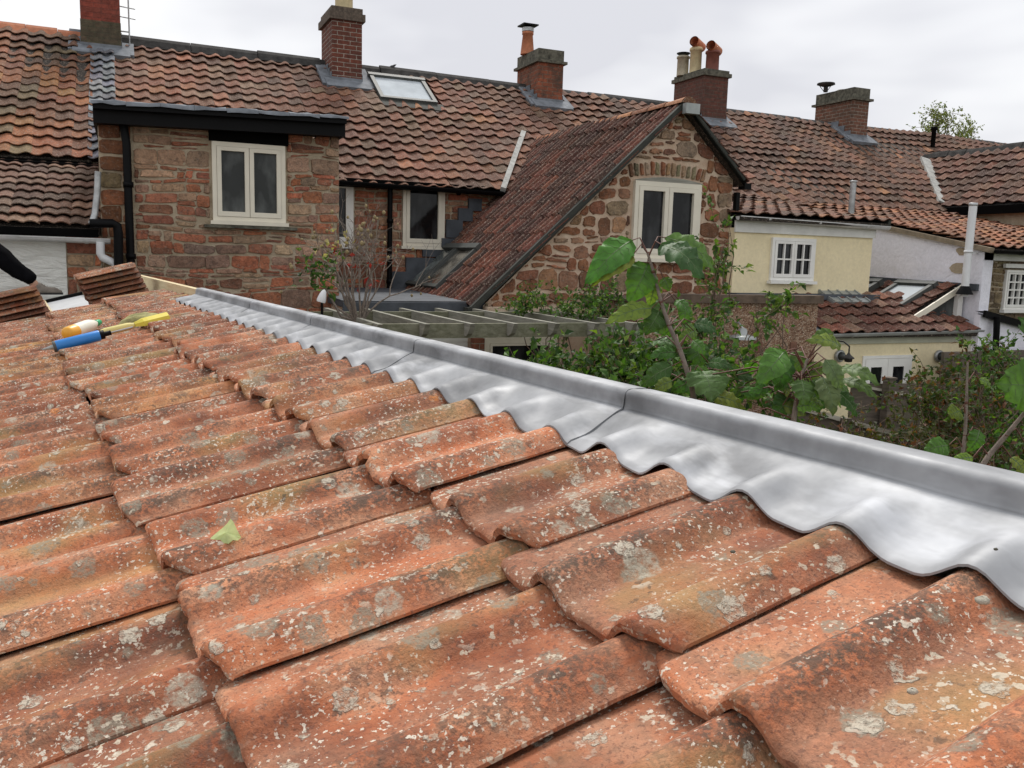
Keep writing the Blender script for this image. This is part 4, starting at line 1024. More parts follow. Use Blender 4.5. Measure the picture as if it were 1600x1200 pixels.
# ================= far right dark roofed house =================
DH = empty('dark_roofed_house', 'rear wing at the far right with a dark tiled slope above a black fascia', 'building')
XR, ZR = 17.1, 2.56
pe = at(1478, 322, Y=13.2); XE, ZE = 15.35, 1.28
VD = V((XR-XE, 0, ZR-ZE)); LD = VD.length; VD.normalize()
tile_roof('roof', DH, P(XE, 6.5, ZE), V((0, 1, 0)), VD, 8.8, LD, wu=.24, gg=.28, pal=[((.13, .06, .048), 5), ((.17, .075, .055), 3), ((.10, .05, .04), 4), ((.22, .11, .08), 1)], seed=61, skip=lambda p, a, v: p.z-H < mainz(p.y)-.1)
m = MB(); m.face([P(XE, 6.5, ZE-.02), P(XR, 6.5, ZR-.02), P(XR, 15.3, ZR-.02), P(XE, 13.2, ZE-.02)]); m.face([P(XR, 6.5, ZR), P(XR, 15.2, ZR), P(XR+2, 13.2, ZE), P(XR+2, 6.5, ZE)]); m.build('roof_bed', M['ridge_dark'], DH)
ridge_strip(DH, 'ridge_strip', P(XR, 6.5, ZR+.07), P(XR, 15.3, ZR+.05), M['ridge_dark'], .10, .08, .45)
m = MB(); m.bar(P(XE, 6.5, ZE-.10), P(XE, 13.1, ZE-.10), .05, .16); m.build('fascia', M['fascia_black'], DH)
m = MB(); m.box((XE+.15, 6.6, 0), (XR+1.8, 13.0, ZE-.1+H)); m.build('wall', M['mortar'], DH)
m = MB(); m.bar(at(1443, 252, pl=MPL)+nM*.06, at(1472, 322, pl=MPL)+nM*.06, .22, .06, nM); m.build('valley_fillet', M['lead_pale'], DH)
relo(DH)

# ================= low yellow building =================
LY = empty('yellow_garden_building', 'single-storey pale yellow building with glazed double doors and a tiled roof', 'building')
YL = 9.0
m = MB(); m.box((8.18, YL, 0), (11.28, 9.85, -.93+H)); m.box((10.25, 9.85, 0), (11.36, 11.3, -.6+H)); m.build('wall', M['yellow'], LY)
m = MB(); m.box((8.40, YL-.03, -1.03+H), (11.30, YL-.003, -.90+H)); m.build('fascia', m_plain('sage_fascia', (.42, .42, .32), .6, .15, 4), LY)
gutter(LY, P(8.42, YL-.10, -.885), P(11.42, YL-.10, -.85), M['gutter_g'], .05)
tile_roof('roof', LY, P(8.40, YL-.14, -.875), V((1, 0, 0)), V((0, 1.1, .50)), 2.92, 1.18, wu=.22, gg=.235, pal=[((.15, .052, .040), 4), ((.115, .047, .038), 4), ((.20, .07, .05), 2), ((.21, .12, .095), 1.5)], seed=71)
m = MB(); m.obox(P(8.33, YL+.02, -.83), V((1, 0, 0)), V((0, 1.1, .5)).normalized(), V((0, -.5, 1.1)).normalized(), .12, .16, .03); m.build('lead_corner', M['lead_bg'], LY)
# side lean-to slope against the lilac wall
XT, ZT = XL-.06, -.20
VP2 = V((1.0, 0, .50)).normalized()
O2 = P(XT-1.35, 9.30, ZT-.675)
tile_roof('side_roof', LY, O2, V((0, 1, 0)), VP2, 2.0, 1.50, wu=.22, gg=.25, pal=[((.15, .052, .040), 4), ((.12, .047, .038), 4), ((.27, .11, .065), 1.5)], seed=72)
N2 = V((-.5, 0, 1)).normalized(); PL2 = (O2, N2)
q = [at(1437, 455, pl=PL2), at(1492, 460, pl=PL2), at(1410, 482, pl=PL2), at(1450, 490, pl=PL2)]
U2 = V((0, 1, 0)); uu = [(p-O2).dot(U2) for p in q]; v2 = [(p-O2).dot(VP2) for p in q]; print('VEL', uu, v2)
skylight(LY, O2+U2*.20+VP2*.50+N2*.03, U2, VP2, .72, .80, .09, fm=M['frame_grey'])
skylight(LY, O2+U2*1.25+VP2*.50+N2*.03, U2, VP2, .55, .80, .09, fm=M['frame_grey'])
m = MB(); m.bar(P(XT-1.0, 9.24, ZT-.55), P(XT+.02, 9.24, ZT-.04), .03, .085); m.build('bargeboard', M['cream'], LY)
m = MB(); m.face([P(XT-1.0, 9.27, ZT-.60), P(XT, 9.27, ZT-.08), P(XT, 9.27, ZT-.75), P(XT-1.0, 9.27, ZT-.75)]); m.build('gable_glass', M['glass_frost'], LY)
m = MB(); m.box((XT-.10, 9.2, -1.1+H), (XT-.0, 9.28, ZT-.05+H)); m.box((11.29, 8.95, 0), (11.36, 9.05, -.93+H)); m.build('corner_board', M['whitepaint'], LY)
# ribbed lead rooflight box
m = MB(); c = at(1313, 470, pl=(P(8.4, YL, -.86), V((0, -.5, 1.1)).normalized())); UU = V((1, 0, 0)); VV_ = V((0, 1.1, .5)).normalized(); NN = V((0, -.5, 1.1)).normalized()
m.obox(c+NN*.05, UU, VV_, NN, .36, .22, .05); 
for k in range(5): m.obox(c+UU*(-.34+.17*k)+NN*.105, UU, VV_, NN, .012, .21, .012)
m.build('rooflight', M['frame_pale'], LY)
# double doors
A_, B_ = at(1350, 556, Y=YL), at(1422, 556, Y=YL); x0, x1, zt = A_.x, B_.x, A_.z
m = MB(); m.box((x0-.03, YL-.02, .15), (x0+.02, YL+.02, zt)); m.box((x1-.02, YL-.02, .15), (x1+.03, YL+.02, zt)); m.box((x0+.02, YL-.02, zt-.04), (x1-.02, YL+.02, zt)); dr = m.build('door_frame', M['whitepaint'], LY)
for k in range(2):
    a0 = x0+.02+(x1-x0-.04)/2*k; a1 = a0+(x1-x0-.04)/2-.006; m = MB()
    m.box((a0, YL-.03, .17), (a0+.10, YL-.003, zt-.045)); m.box((a1-.10, YL-.03, .17), (a1, YL-.003, zt-.045)); m.box((a0+.10, YL-.03, zt-.16), (a1-.10, YL-.003, zt-.045)); m.box((a0+.10, YL-.03, .17), (a1-.10, YL-.003, .85)); dd = m.build('door', M['whitepaint'], LY)
    m = MB(); m.box((a0+.10, YL-.018, .85), (a1-.10, YL-.008, zt-.16)); m.build('pane', M['glass'], dd)
relo(LY)
wall_lamp(1311, 556, YL-.01, 'small round grey lamp left of the glazed double doors', 'round')
wall_lamp(1466, 556, YL-.01, 'small round grey lamp right of the glazed double doors', 'round')
wall_lamp(1326, 556, 8.3, 'dark lantern hanging near the pale yellow wall', 'lantern')

# white store at the far right
WS = empty('white_store', 'low white store with a grey sloping roof and a black drainpipe', 'store')
YW = 8.86
A_, B_ = at(1532, 492, Y=YW), at(1640, 522, Y=YW)
m = MB(); m.face([V((A_.x, YW, 0)), V((B_.x, YW, 0)), V((B_.x, YW, B_.z)), V((A_.x, YW, A_.z))]); m.face([V((A_.x, YW, 0)), V((A_.x, YW, A_.z)), V((A_.x, 8.96, A_.z)), V((A_.x, 8.96, 0))]); m.build('wall', M['lilac'], WS)
m = MB(); m.face([A_+V((0, -.05, .06)), B_+V((0, -.05, .06)), B_+V((0, .10, .05)), A_+V((0, .10, .05))]); m.build('roof', M['lead_bg'], WS)
m = MB(); m.bar(A_+V((0, -.06, .02)), B_+V((0, -.06, .02)), .04, .10); m.build('fascia', M['black'], WS)
pipe(WS, 'drainpipe', [at(1558, 495, Y=YW-.1), at(1556, 540, Y=YW-.1), at(1556, 548, Y=YW-.1), at(1562, 553, Y=YW-.1)], .045, M['black'])
relo(WS)

# ================= pergola =================
PG = empty('pergola', 'weathered grey timber pergola with notched rafter ends beyond the lead kerb', 'pergola')
ZPT = -.62; bh = .13
k = 0; x = 1.62
while x < 4.9:
    m = MB(); y1 = 10.0
    # rafter with a raked front end
    w_ = .024
    for s_ in (-1, 1): pass
    p_ = [(7.62, ZPT), (y1, ZPT), (y1, ZPT-bh), (7.75, ZPT-bh), (7.69, ZPT-bh*.75)]
    l_ = [P(x-w_, a, b) for a, b in p_]; r_ = [P(x+w_, a, b) for a, b in p_]
    m.face(l_); m.face(r_[::-1])
    for i in range(5): m.face([l_[i], r_[i], r_[(i+1) % 5], l_[(i+1) % 5]])
    m.build('rafter', M['pergola'], PG); x += .445
m = MB(); m.box((1.5, 7.80, ZPT-.15+H), (4.95, 7.85, ZPT-.012+H)); m.build('front_beam', M['pergola_green'], PG)
m = MB(); m.box((1.5, 9.5, ZPT-.15+H), (4.95, 9.55, ZPT-.012+H)); m.build('rear_beam', M['pergola_green'], PG)
for px_ in (1.55, 4.85):
    m = MB(); m.box((px_-.05, 7.72, 0), (px_+.05, 7.80, ZPT-.02+H)); m.build('post', M['pergola'], PG)
relo(PG)

# ================= plants =================
def leafquad(mb, p, d, n, L_, w, c, fold=.25):
    d = d.normalized(); s = d.cross(n)
    if s.length < 1e-4: s = d.orthogonal()
    s.normalize(); n = s.cross(d)
    tip = p+d*L_-n*L_*.12; mid = p+d*L_*.45
    l = mid+s*w/2+n*w*fold; r = mid-s*w/2+n*w*fold
    mb.face([p, mid-n*0, tip, l], 0, c, False); mb.face([p, r, tip, mid], 0, c, False)
def rvec(r): 
    v = V((r.gauss(0, 1), r.gauss(0, 1), r.gauss(0, 1))); return v.normalized()
GRN = [((.055, .12, .028), 5), ((.085, .165, .038), 4), ((.03, .065, .02), 4), ((.15, .23, .05), 2)]
GRN2 = [((.06, .12, .03), 4), ((.10, .17, .04), 3), ((.16, .23, .05), 2), ((.04, .08, .025), 3)]
RUS = [((.06, .07, .025), 4), ((.045, .045, .02), 3), ((.14, .05, .03), 1.6), ((.20, .09, .05), 1), ((.09, .08, .03), 3), ((.05, .085, .03), 3)]
def climber(name, label, cat, boxes, n, ls, pal, seed, stems=14, group=None, up=.3):
    """boxes: list of (centre, radius vec, weight)"""
    r = random.Random(seed); root = empty(name, label, cat, group); mb = MB(); sm = MB()
    tot = sum(w for _, _, w in boxes)
    for c, R_, w in boxes:
        cnt = int(n*w/tot); twigs = max(3, int(cnt/14))
        for t in range(twigs):
            a = c+V((r.uniform(-1, 1)*R_.x, r.uniform(-1, 1)*R_.y, r.uniform(-1, 1)*R_.z))*.85
            d = (rvec(r)+V((0, 0, up))).normalized(); Lt = r.uniform(.12, .34)
            b = a+d*Lt; mdp = (a+b)/2+rvec(r)*.03
            sm.tube([a, mdp, b], [.0028, .002, .0012], 4, cap=False)
            for q in range(14):
                p = a+(b-a)*(q/13)+rvec(r)*.02; dd = (rvec(r)+d*.4+V((0, 0, -.15))).normalized()
                nn = (rvec(r)*.7+V((0, -.3, .9))).normalized()
                L_ = ls*r.uniform(.6, 1.3); leafquad(mb, p, dd, nn, L_, L_*r.uniform(.5, .75), pick(r, pal))
    for k in range(stems):
        c, R_, w = r.choice(boxes); a = V((c.x+r.uniform(-1, 1)*R_.x, c.y+r.uniform(-.5, .5)*R_.y, max(0, c.z-R_.z*1.0-.5))); b = c+V((r.uniform(-1, 1)*R_.x, r.uniform(-1, 1)*R_.y, r.uniform(.2, 1)*R_.z))*.9
        m1 = a+(b-a)*.35+rvec(r)*.08; m2 = a+(b-a)*.7+rvec(r)*.08; sm.tube([a, m1, m2, b], [.008, .006, .004, .002], 5, cap=False)
    mb.build('foliage', M['leaf'], root); sm.build('stems', M['bark'], root); relo(root); return root
def bx(px, py, D, rx, ry, rz, w=1): return (at(px, py, D=D), V((rx, ry, rz)), w)
climber('climbing_plant', 'dense green climber sprawling behind the lead kerb under the pergola end', 'climber',
        [bx(905, 582, 7.0, .42, .35, .13, 4), bx(985, 572, 6.8, .42, .35, .17, 4), bx(1075, 560, 6.6, .34, .3, .26, 3.5), bx(1120, 610, 6.0, .36, .3, .20, 2.5), bx(860, 600, 6.8, .35, .3, .09, 2), bx(1040, 615, 6.2, .4, .3, .2, 3), bx(1190, 634, 6.0, .4, .3, .13, 2)], 4000, .070, GRN, 1, 26)
climber('ivy', 'dark ivy draped over the foot of the stone gable', 'ivy', [bx(850, 478, 10.0, .42, .18, .12, 3), bx(930, 470, 9.9, .35, .18, .13, 3), bx(905, 490, 9.6, .4, .2, .08, 2)], 1500, .055, GRN, 2, 10)
climber('vine', 'light green leafy vine climbing beside the cream wall', 'climber', [bx(1125, 480, 7.6, .10, .1, .55, 3), bx(1085, 500, 7.4, .16, .12, .22, 2), bx(1130, 370, 7.8, .16, .08, .14, 1.0), bx(1195, 485, 7.6, .12, .1, .10, .8), bx(1110, 420, 7.7, .14, .1, .16, .9)], 640, .062, GRN2, 3, 12)
climber('rambling_sprig', 'sprig with pointed leaves arching in front of the pebble-dashed wall', 'climber', [bx(1185, 500, 6.6, .16, .1, .07, 1), bx(1222, 475, 6.7, .08, .08, .06, 1)], 130, .06, GRN2, 4, 5)
climber('shrub', 'brownish shrub with reddish leaves in front of the yellow wall', 'shrub', [bx(1478, 612, 7.4, .26, .3, .24, 2.5), bx(1462, 650, 7.0, .30, .3, .22, 3), bx(1500, 660, 6.6, .45, .35, .28, 4), bx(1430, 700, 6.4, .3, .3, .12, 2)], 2800, .05, RUS+[((.05, .10, .03), 3)], 5, 70, 'shrubs behind the kerb', .2)
climber('shrub', 'dark green shrub at the right edge below the white store', 'shrub', [bx(1565, 580, 7.6, .36, .3, .22, 3), bx(1590, 650, 7.0, .4, .3, .35, 3), bx(1560, 690, 6.4, .4, .3, .2, 2)], 2800, .052, GRN+[((.10, .05, .03), 2)], 6, 60, 'shrubs behind the kerb', .2)
climber('shrub', 'low leafy tangle at the foot of the fence beside the kerb', 'shrub', [bx(1290, 665, 5.6, .35, .2, .08, 2), bx(1370, 700, 5.6, .4, .2, .08, 2), bx(1490, 715, 5.4, .4, .2, .08, 2)], 800, .04, RUS, 8, 40, 'shrubs behind the kerb', .2)

# bare dry shrub in front of the extension
def dry_shrub():
    r = random.Random(17); root = empty('dry_shrub', 'nearly bare shrub with dry seed heads in front of the stone extension', 'shrub')
    sm = MB(); hd = []; lf = MB(); base = at(560, 505, D=8.6)
    basel = V((base.x, base.y, 1.9))
    def grow(p, d, L_, rad, lev):
        pts = [p]; q = p
        for k in range(3):
            d = (d+rvec(r)*.24+V((0, 0, .03))).normalized(); q = q+d*L_/3; pts.append(q)
        sm.tube(pts, [rad, rad*.85, rad*.7, rad*.55], 5, cap=False)
        if lev >= 4 or L_ < .05:
            if r.random() < .16: hd.append(q)
            return
        for _ in range(r.choice((2, 2, 3))):
            s_ = rvec(r); grow(q, (d+s_*.7+V((0, 0, .04))).normalized(), L_*r.uniform(.5, .85), rad*.6, lev+1)
    for k in range(12):
        a = k/12*2*math.pi; d = V((math.cos(a)*.5, math.sin(a)*.3, 1)).normalized()
        grow(base+V((math.cos(a)*.03, math.sin(a)*.03, 0)), d, r.uniform(.32, .46), .013, 0)
    sm.tube([basel, base], [.04, .035], 8)
    for (px, py, n_, sp, pal) in ((492, 420, 60, .13, GRN), (505, 445, 30, .10, GRN), (520, 405, 18, .1, GRN2+[((.35, .03, .03), 3)]), (575, 430, 14, .14, [((.32, .03, .03), 1)]), (530, 375, 14, .14, [((.45, .38, .2), 1)])):
        c = at(px, py, D=8.5)
        for _ in range(n_): leafquad(lf, c+V((r.gauss(0, sp*.6), r.gauss(0, sp*.6), r.gauss(0, sp*.6))), rvec(r), rvec(r), r.uniform(.05, .09), .04, pick(r, pal))
        sm.tube([base+V((0, 0, .02)), (base+c)/2-V((0, 0, .12)), c], [.018, .012, .006], 6, cap=False)
    sm.build('branches', M['bark_grey'], root); msd = m_plain('dry_seed_head', (.26, .20, .10), .9, .3, 30)
    for q in hd[:60]:
        h_ = MB(); k = r.uniform(.7, 1.2); h_.lathe(q, [(.004*k, -.01*k), (.015*k, 0), (.017*k, .012*k), (.009*k, .026*k), (.001, .03*k)], 7); h_.build('seed_head', msd, root)
    lf.build('leaves', M['leaf'], root); relo(root)
dry_shrub()
# small white garden lamp beside the shrub
L_ = empty('garden_lamp', 'small white cone lamp beside the bare shrub at the pergola corner', 'lamp')
c = at(503, 466, D=8.3); m = MB(); m.lathe(c, [(.04, -.04), (.045, -.02), (.034, .035), (.022, .07), (.006, .085)], 14, ax=(.3, 0, 1)); m.build('lamp_shade', M['white'], L_)
m = MB(); m.tube([V((c.x, c.y, 2.0)), c-V((0, 0, .04))], .012, 6); m.build('stake', M['black'], L_); relo(L_)

# big-leaved plants: every leaf its own part
def big_leaf(root, b, t, wd, col, face=V((0, -.35, 1)), droop=.18, stem=None, r=random.Random(5), curl=.22):
    mb = MB(); d = t-b; L_ = d.length; d.normalize(); s = d.cross(face)
    if s.length < .05: s = d.cross(V((0, -1, .2)))
    s.normalize(); n = s.cross(d)
    if n.z < 0 and abs(n.z) > .3: n = -n
    nl, nw = 14, 8; rows = []; ph = r.random()*6
    for i in range(nl+1):
        t_ = i/nl; c = b+d*(L_*t_)+n*(droop*L_*math.sin(math.pi*t_)*.9)
        w = wd/2*(math.sin(math.pi*min(1, t_**.72*1.0))**.75 if 0 < t_ < 1 else 0)*(1.06-.25*t_)+.0006
        row = []
        for j in range(nw+1):
            q = (j/nw-.5)*2; edge = 1+.05*math.sin(t_*46+ph)*(abs(q)**3)
            z = -abs(q)*-w*.30 + .010*math.sin(t_*26-abs(q)*4+ph)*abs(q)*(wd/.1) - curl*w*q*q*1.6
            row.append(c+s*(w*q*edge)+n*z)
        rows.append(row)
    k1 = tuple(x*r.uniform(.85, 1.15) for x in col)
    mb.grid(rows, 0, k1, True)
    lf = mb.build('leaf', M['bigleaf'], root)
    rb = MB(); rb.tube([rw[nw//2]-n*.0008 for rw in rows], [.0032*(1-.8*i/nl) for i in range(nl+1)], 5, cap=False)
    for i in range(2, nl-2, 2):
        for sg in (-1, 1):
            jn = [rows[min(nl, i+(k+1)//2)][nw//2+sg*k] for k in range(0, nw//2)]; rb.tube([p+n*.0006 for p in jn], .0008, 4, cap=False)
    rb.build('rib', m_rib, lf)
    if stem is not None:
        ps = MB(); a = stem; mid = (a+b)/2+V((0, 0, .035)); ps.tube([a, mid, b], [.0032, .0026, .0022], 6, cap=False); ps.build('leaf_stalk', M['redstem'], root)
m_rib = m_plain('pale_leaf_rib', (.10, .16, .055), .5, .1, 10, bs=.05)
LG1, LG2, LG3, LG4 = (.095, .19, .042), (.055, .12, .034), (.17, .25, .045), (.11, .18, .06)
LG_ = None
def big_plant(label, D, stem, leaves, grp='big-leaved plants by the kerb', rad=.0105, extra=()):
    root = empty('big_leaf_plant', label, 'plant', grp); r = random.Random(int(D*100)+len(leaves))
    pts = [at(px, py, D=D+dd) for px, py, dd in stem]; pts = [V((pts[0].x+.1, pts[0].y+.05, 1.2))]+pts
    m = MB(); n = len(pts); m.tube(pts, [rad*(1.2-.75*i/(n-1)) for i in range(n)], 8); m.build('stem', M['bark_grey'], root)
    m = MB()
    for p in pts[2:-1:1]: m.lathe(p-V((0, 0, .006)), [(.004, 0), (rad*.95, .005), (.004, .014)], 7)
    m.build('nodes', M['redstem'], root)
    for (sx, sy, bx_, by_, tx, ty, wpx, col, fc, d1, d2) in leaves:
        b = at(bx_, by_, D=D+d1); t = at(tx, ty, D=D+d2); w = wpx/FPX*D*1.15
        big_leaf(root, b, t, w, col, V(fc), stem=at(sx, sy, D=D) if sx else None, r=r)
    for (cx_, cy_, sx_, sy_, n_) in extra:
        for _ in range(n_):
            px, py = r.gauss(cx_, sx_), r.gauss(cy_, sy_); an = r.uniform(.1, 3.0); L_ = r.uniform(24, 46); dd = r.uniform(-.05, .35)
            near = min(stem, key=lambda q: (q[1]-py)**2+(q[0]-px)**2*.2)
            big_leaf(root, at(px, py, D=D+dd), at(px+L_*math.cos(an), py+L_*math.sin(an)*.8, D=D+dd+r.uniform(-.08, .08)), L_*r.uniform(.5, .7)/FPX*D, r.choice((LG1, LG1, LG2, LG3)), V((r.uniform(-.4, .2), -.9, r.uniform(.2, .8))), stem=at(near[0], near[1], D=D), r=r)
    relo(root)
UPF = (-.15, -.75, .6); FRF = (-.3, -1, .25)
big_plant('tall plant with large drooping green leaves in front of the gable window', 3.3,
    [(1092, 665, 0), (1080, 600, 0), (1062, 545, 0), (1045, 508, 0), (1033, 472, 0), (1021, 425, 0), (1012, 396, 0)],
    [(1012, 396, 986, 376, 913, 446, 44, LG1, UPF, 0, -.1), (1012, 396, 990, 397, 924, 447, 30, LG3, UPF, -.03, -.08), (1014, 405, 1012, 412, 982, 474, 46, LG1, FRF, .02, .0),
     (1014, 400, 1033, 382, 1100, 438, 48, LG2, UPF, -.04, -.12), (1014, 398, 1040, 371, 1118, 426, 40, LG1, UPF, .08, .12), (1021, 428, 1036, 434, 1046, 455, 20, LG1, FRF, 0, 0), (1024, 440, 1022, 440, 1014, 478, 26, LG3, FRF, .03, .03),
     (1040, 488, 1018, 482, 946, 505, 30, LG3, UPF, 0, -.05), (1040, 488, 1030, 486, 1008, 522, 34, LG2, FRF, .02, 0), (1042, 495, 1050, 484, 990, 488, 26, LG1, UPF, .05, .05),
     (1080, 590, 1098, 580, 1112, 628, 62, LG4, FRF, -.02, -.1), (1082, 600, 1112, 618, 1164, 640, 26, LG3, UPF, 0, 0), (1079, 585, 1050, 572, 1002, 604, 30, LG2, UPF, 0, .05), (1060, 540, 1085, 535, 1095, 575, 34, LG2, FRF, .1, .1), (1050, 520, 1085, 505, 1120, 520, 26, LG2, UPF, .1, .1)], extra=((1060, 500, 26, 26, 9), (1085, 580, 28, 24, 12)))
big_plant('bushy plant with broad drooping leaves in front of the yellow building', 3.2,
    [(1240, 655, 0), (1245, 625, 0), (1252, 590, 0), (1262, 560, 0)],
    [(1255, 570, 1226, 549, 1181, 602, 40, LG1, UPF, -.05, -.12), (1255, 575, 1226, 553, 1212, 612, 34, LG2, FRF, 0, 0), (1262, 560, 1313, 541, 1258, 533, 24, LG3, UPF, 0, -.05), (1250, 595, 1252, 594, 1254, 634, 34, LG4, FRF, -.05, -.08),
     (1255, 590, 1284, 589, 1302, 650, 34, LG4, FRF, -.05, -.1), (1262, 575, 1312, 575, 1375, 603, 28, LG1, UPF, 0, -.1), (1262, 580, 1316, 592, 1370, 624, 24, LG1, UPF, .02, -.05), (1258, 590, 1306, 612, 1338, 652, 24, LG2, UPF, 0, 0),
     (1262, 570, 1290, 562, 1313, 613, 26, (.16, .22, .08), FRF, -.08, -.08), (1252, 592, 1256, 590, 1294, 568, 22, LG3, UPF, .03, .05), (1245, 620, 1235, 618, 1210, 650, 34, LG2, UPF, .05, .05), (1245, 600, 1220, 580, 1178, 560, 30, LG3, UPF, .2, .2), (1250, 600, 1270, 612, 1280, 645, 30, LG2, FRF, .12, .12), (1262, 565, 1240, 548, 1255, 590, 26, LG1, FRF, .1, .1)], extra=((1245, 595, 38, 26, 22), (1165, 600, 24, 20, 8)))
big_plant('plant stem at the right edge with round green leaves and a leaning bare branch', 3.0,
    [(1530, 735, 0), (1545, 712, 0), (1572, 680, 0), (1605, 640, -.05), (1650, 570, -.1)],
    [(1625, 605, 1625, 605, 1556, 600, 76, LG1, FRF, -.05, -.05), (1640, 570, 1630, 560, 1592, 495, 40, LG2, FRF, 0, 0), (1572, 680, 1600, 690, 1640, 705, 26, LG3, UPF, 0, 0), (1545, 712, 1520, 715, 1482, 722, 16, LG3, UPF, 0, 0), (1550, 708, 1580, 715, 1600, 745, 22, LG3, UPF, 0, 0)])
big_plant('thin upright plant stem with small round leaves above the kerb at right', 3.3,
    [(1502, 725, 0), (1508, 680, 0), (1510, 630, 0), (1512, 565, 0)],
    [(1505, 700, 1482, 696, 1442, 706, 30, LG1, UPF, 0, 0), (1508, 690, 1530, 672, 1512, 706, 26, LG1, FRF, 0, 0), (1509, 650, 1500, 642, 1482, 650, 26, LG3, UPF, 0, 0), (1511, 600, 1530, 592, 1548, 606, 14, LG3, UPF, 0, 0)], rad=.008)

# fences
FN = empty('fence', 'dark overlap fence panel with a square post before the yellow building', 'fence', 'garden fences')
a_, b_ = at(1330, 602, Y=7.6), at(1440, 625, Y=7.6); m = MB()
for k in range(14): m.obox(V(((a_.x+b_.x)/2, 7.6+.006*(k % 2), a_.z-.05-.10*k-.0)), V((1, 0, -.03)).normalized(), V((0, 1, 0)), V((0, 0, 1)), (b_.x-a_.x)/2, .008, .053)
m.build('panel', M['fence'], FN)
for px in (1390,):
    c = at(px, 592, Y=7.5); m = MB(); m.box((c.x-.05, 7.45, 0), (c.x+.05, 7.55, c.z)); m.box((c.x-.06, 7.44, c.z), (c.x+.06, 7.56, c.z+.02)); m.build('post', M['fence'], FN)
m = MB(); m.bar(V((a_.x, 7.58, a_.z+.01)), V((b_.x, 7.58, b_.z+.03)), .05, .03); m.build('top_rail', M['fence_pale'], FN)
relo(FN)
FN = empty('fence', 'long weathered fence with a pale top rail just beyond the lead kerb', 'fence', 'garden fences')
a_, b_ = at(1240, 635, Y=5.3), at(1620, 738, Y=5.0); m = MB(); dv = (b_-a_).normalized(); lv = (b_-a_).length
for k in range(12): m.obox((a_+b_)/2-V((0, 0, .07+.11*k)), dv, V((-dv.y, dv.x, 0)).normalized(), V((0, 0, 1)), lv/2, .009, .052)
m.build('panel', M['fence'], FN)
m = MB(); m.bar(a_, b_, .06, .035); m.build('top_rail', M['fence_pale'], FN)
for k in range(4):
    c = a_+(b_-a_)*(.18+.26*k); m = MB(); m.box((c.x-.04, c.y-.07, 0), (c.x+.04, c.y-.01, c.z+.02)); m.build('post', M['fence'], FN)
relo(FN)
FN = empty('fence', 'tall dark garden fence at the far end of the gardens', 'fence', 'garden fences')
m = MB(); c = at(1500, 548, Y=8.6); m.box((10.2, 8.5, 0), (13.5, 8.53, c.z)); 
for k in range(20): m.box((10.2+.165*k, 8.48, 0), (10.2+.165*k+.14, 8.5, c.z-.01))
m.build('panel', M['fence'], FN); relo(FN)

# far tree behind the ridge
def far_tree():
    r = random.Random(9); root = empty('tree', 'thin leafy tree showing above the ridge at the right', 'tree')
    tr = MB(); fo = MB(); base = P(27.2, 22, -3.2); topz = 5.4+H
    c0 = at(1478, 205, Y=22); base = V((c0.x, 22, 0)); tr.tube([base, base+V((0, 0, 5)), base+V((.1, 0, c0.z-.1))], [.2, .13, .05], 8)
    for (px, py, s, n) in ((1462, 190, .50, 26), (1478, 200, .65, 30), (1500, 212, .5, 20), (1445, 208, .35, 10), (1512, 205, .3, 9), (1460, 178, .3, 9), (1505, 222, .5, 18)):
        c = at(px, py, Y=22+r.uniform(-.5, .5)); tr.tube([base+V((0, 0, 5.0)), (base+V((0, 0, 5.0))+c)/2+rvec(r)*.3, c], [.06, .04, .012], 5, cap=False)
        for _ in range(n):
            a = c+V((r.gauss(0, s*.45), r.gauss(0, s*.45), r.gauss(0, s*.4))); d = (rvec(r)+V((0, 0, .6))).normalized(); b = a+d*r.uniform(.2, .45); tr.tube([a-d*.2, b], [.008, .003], 4, cap=False)
            for q in range(14): leafquad(fo, a+(b-a)*(q/13)+rvec(r)*.05, rvec(r), rvec(r), r.uniform(.06, .12), .05, pick(r, [((.16, .19, .07), 3), ((.22, .24, .10), 2), ((.11, .14, .05), 2)]))
    tr.build('trunk', M['bark'], root); fo.build('crown', M['leaf'], root); relo(root)
far_tree()

# small bird on the ridge
bd_ = MB(); c = P(4.99+.35, 16.5, 3.52)
c = at(612, 106, Y=16.5); bd_.lathe(c-V((.06, 0, .03)), [(.001, 0), (.018, .015), (.032, .045), (.034, .08), (.022, .115), (.02, .13), (.019, .145), (.008, .165), (.002, .185)], 10, ax=(.8, 0, .55)); bd_.tube([c-V((.05, 0, .02)), c-V((.12, 0, .055))], [.014, .008], 6)
for s_ in (-.01, .01): bd_.tube([c+V((0, s_, 0)), c+V((0, s_, -.06))], .003, 4)
tag(bd_.build('bird', m_plain('dark_feathers', (.05, .05, .055), .8, .3, 30)), 'small dark bird perched on the ridge right of the second chimney', 'bird')

# ================= things lying on the foreground roof =================
def onroof(px, py, h=.03):
    inv = ROTA.inverted(); e_ = inv @ EYE; v = (inv.to_3x3()) @ ray(px, py); o = rp(0, 0, h); t = (o-e_).dot(NR)/v.dot(NR); return ROTA @ (e_+v*t)
WN = ROTA.to_3x3() @ NR
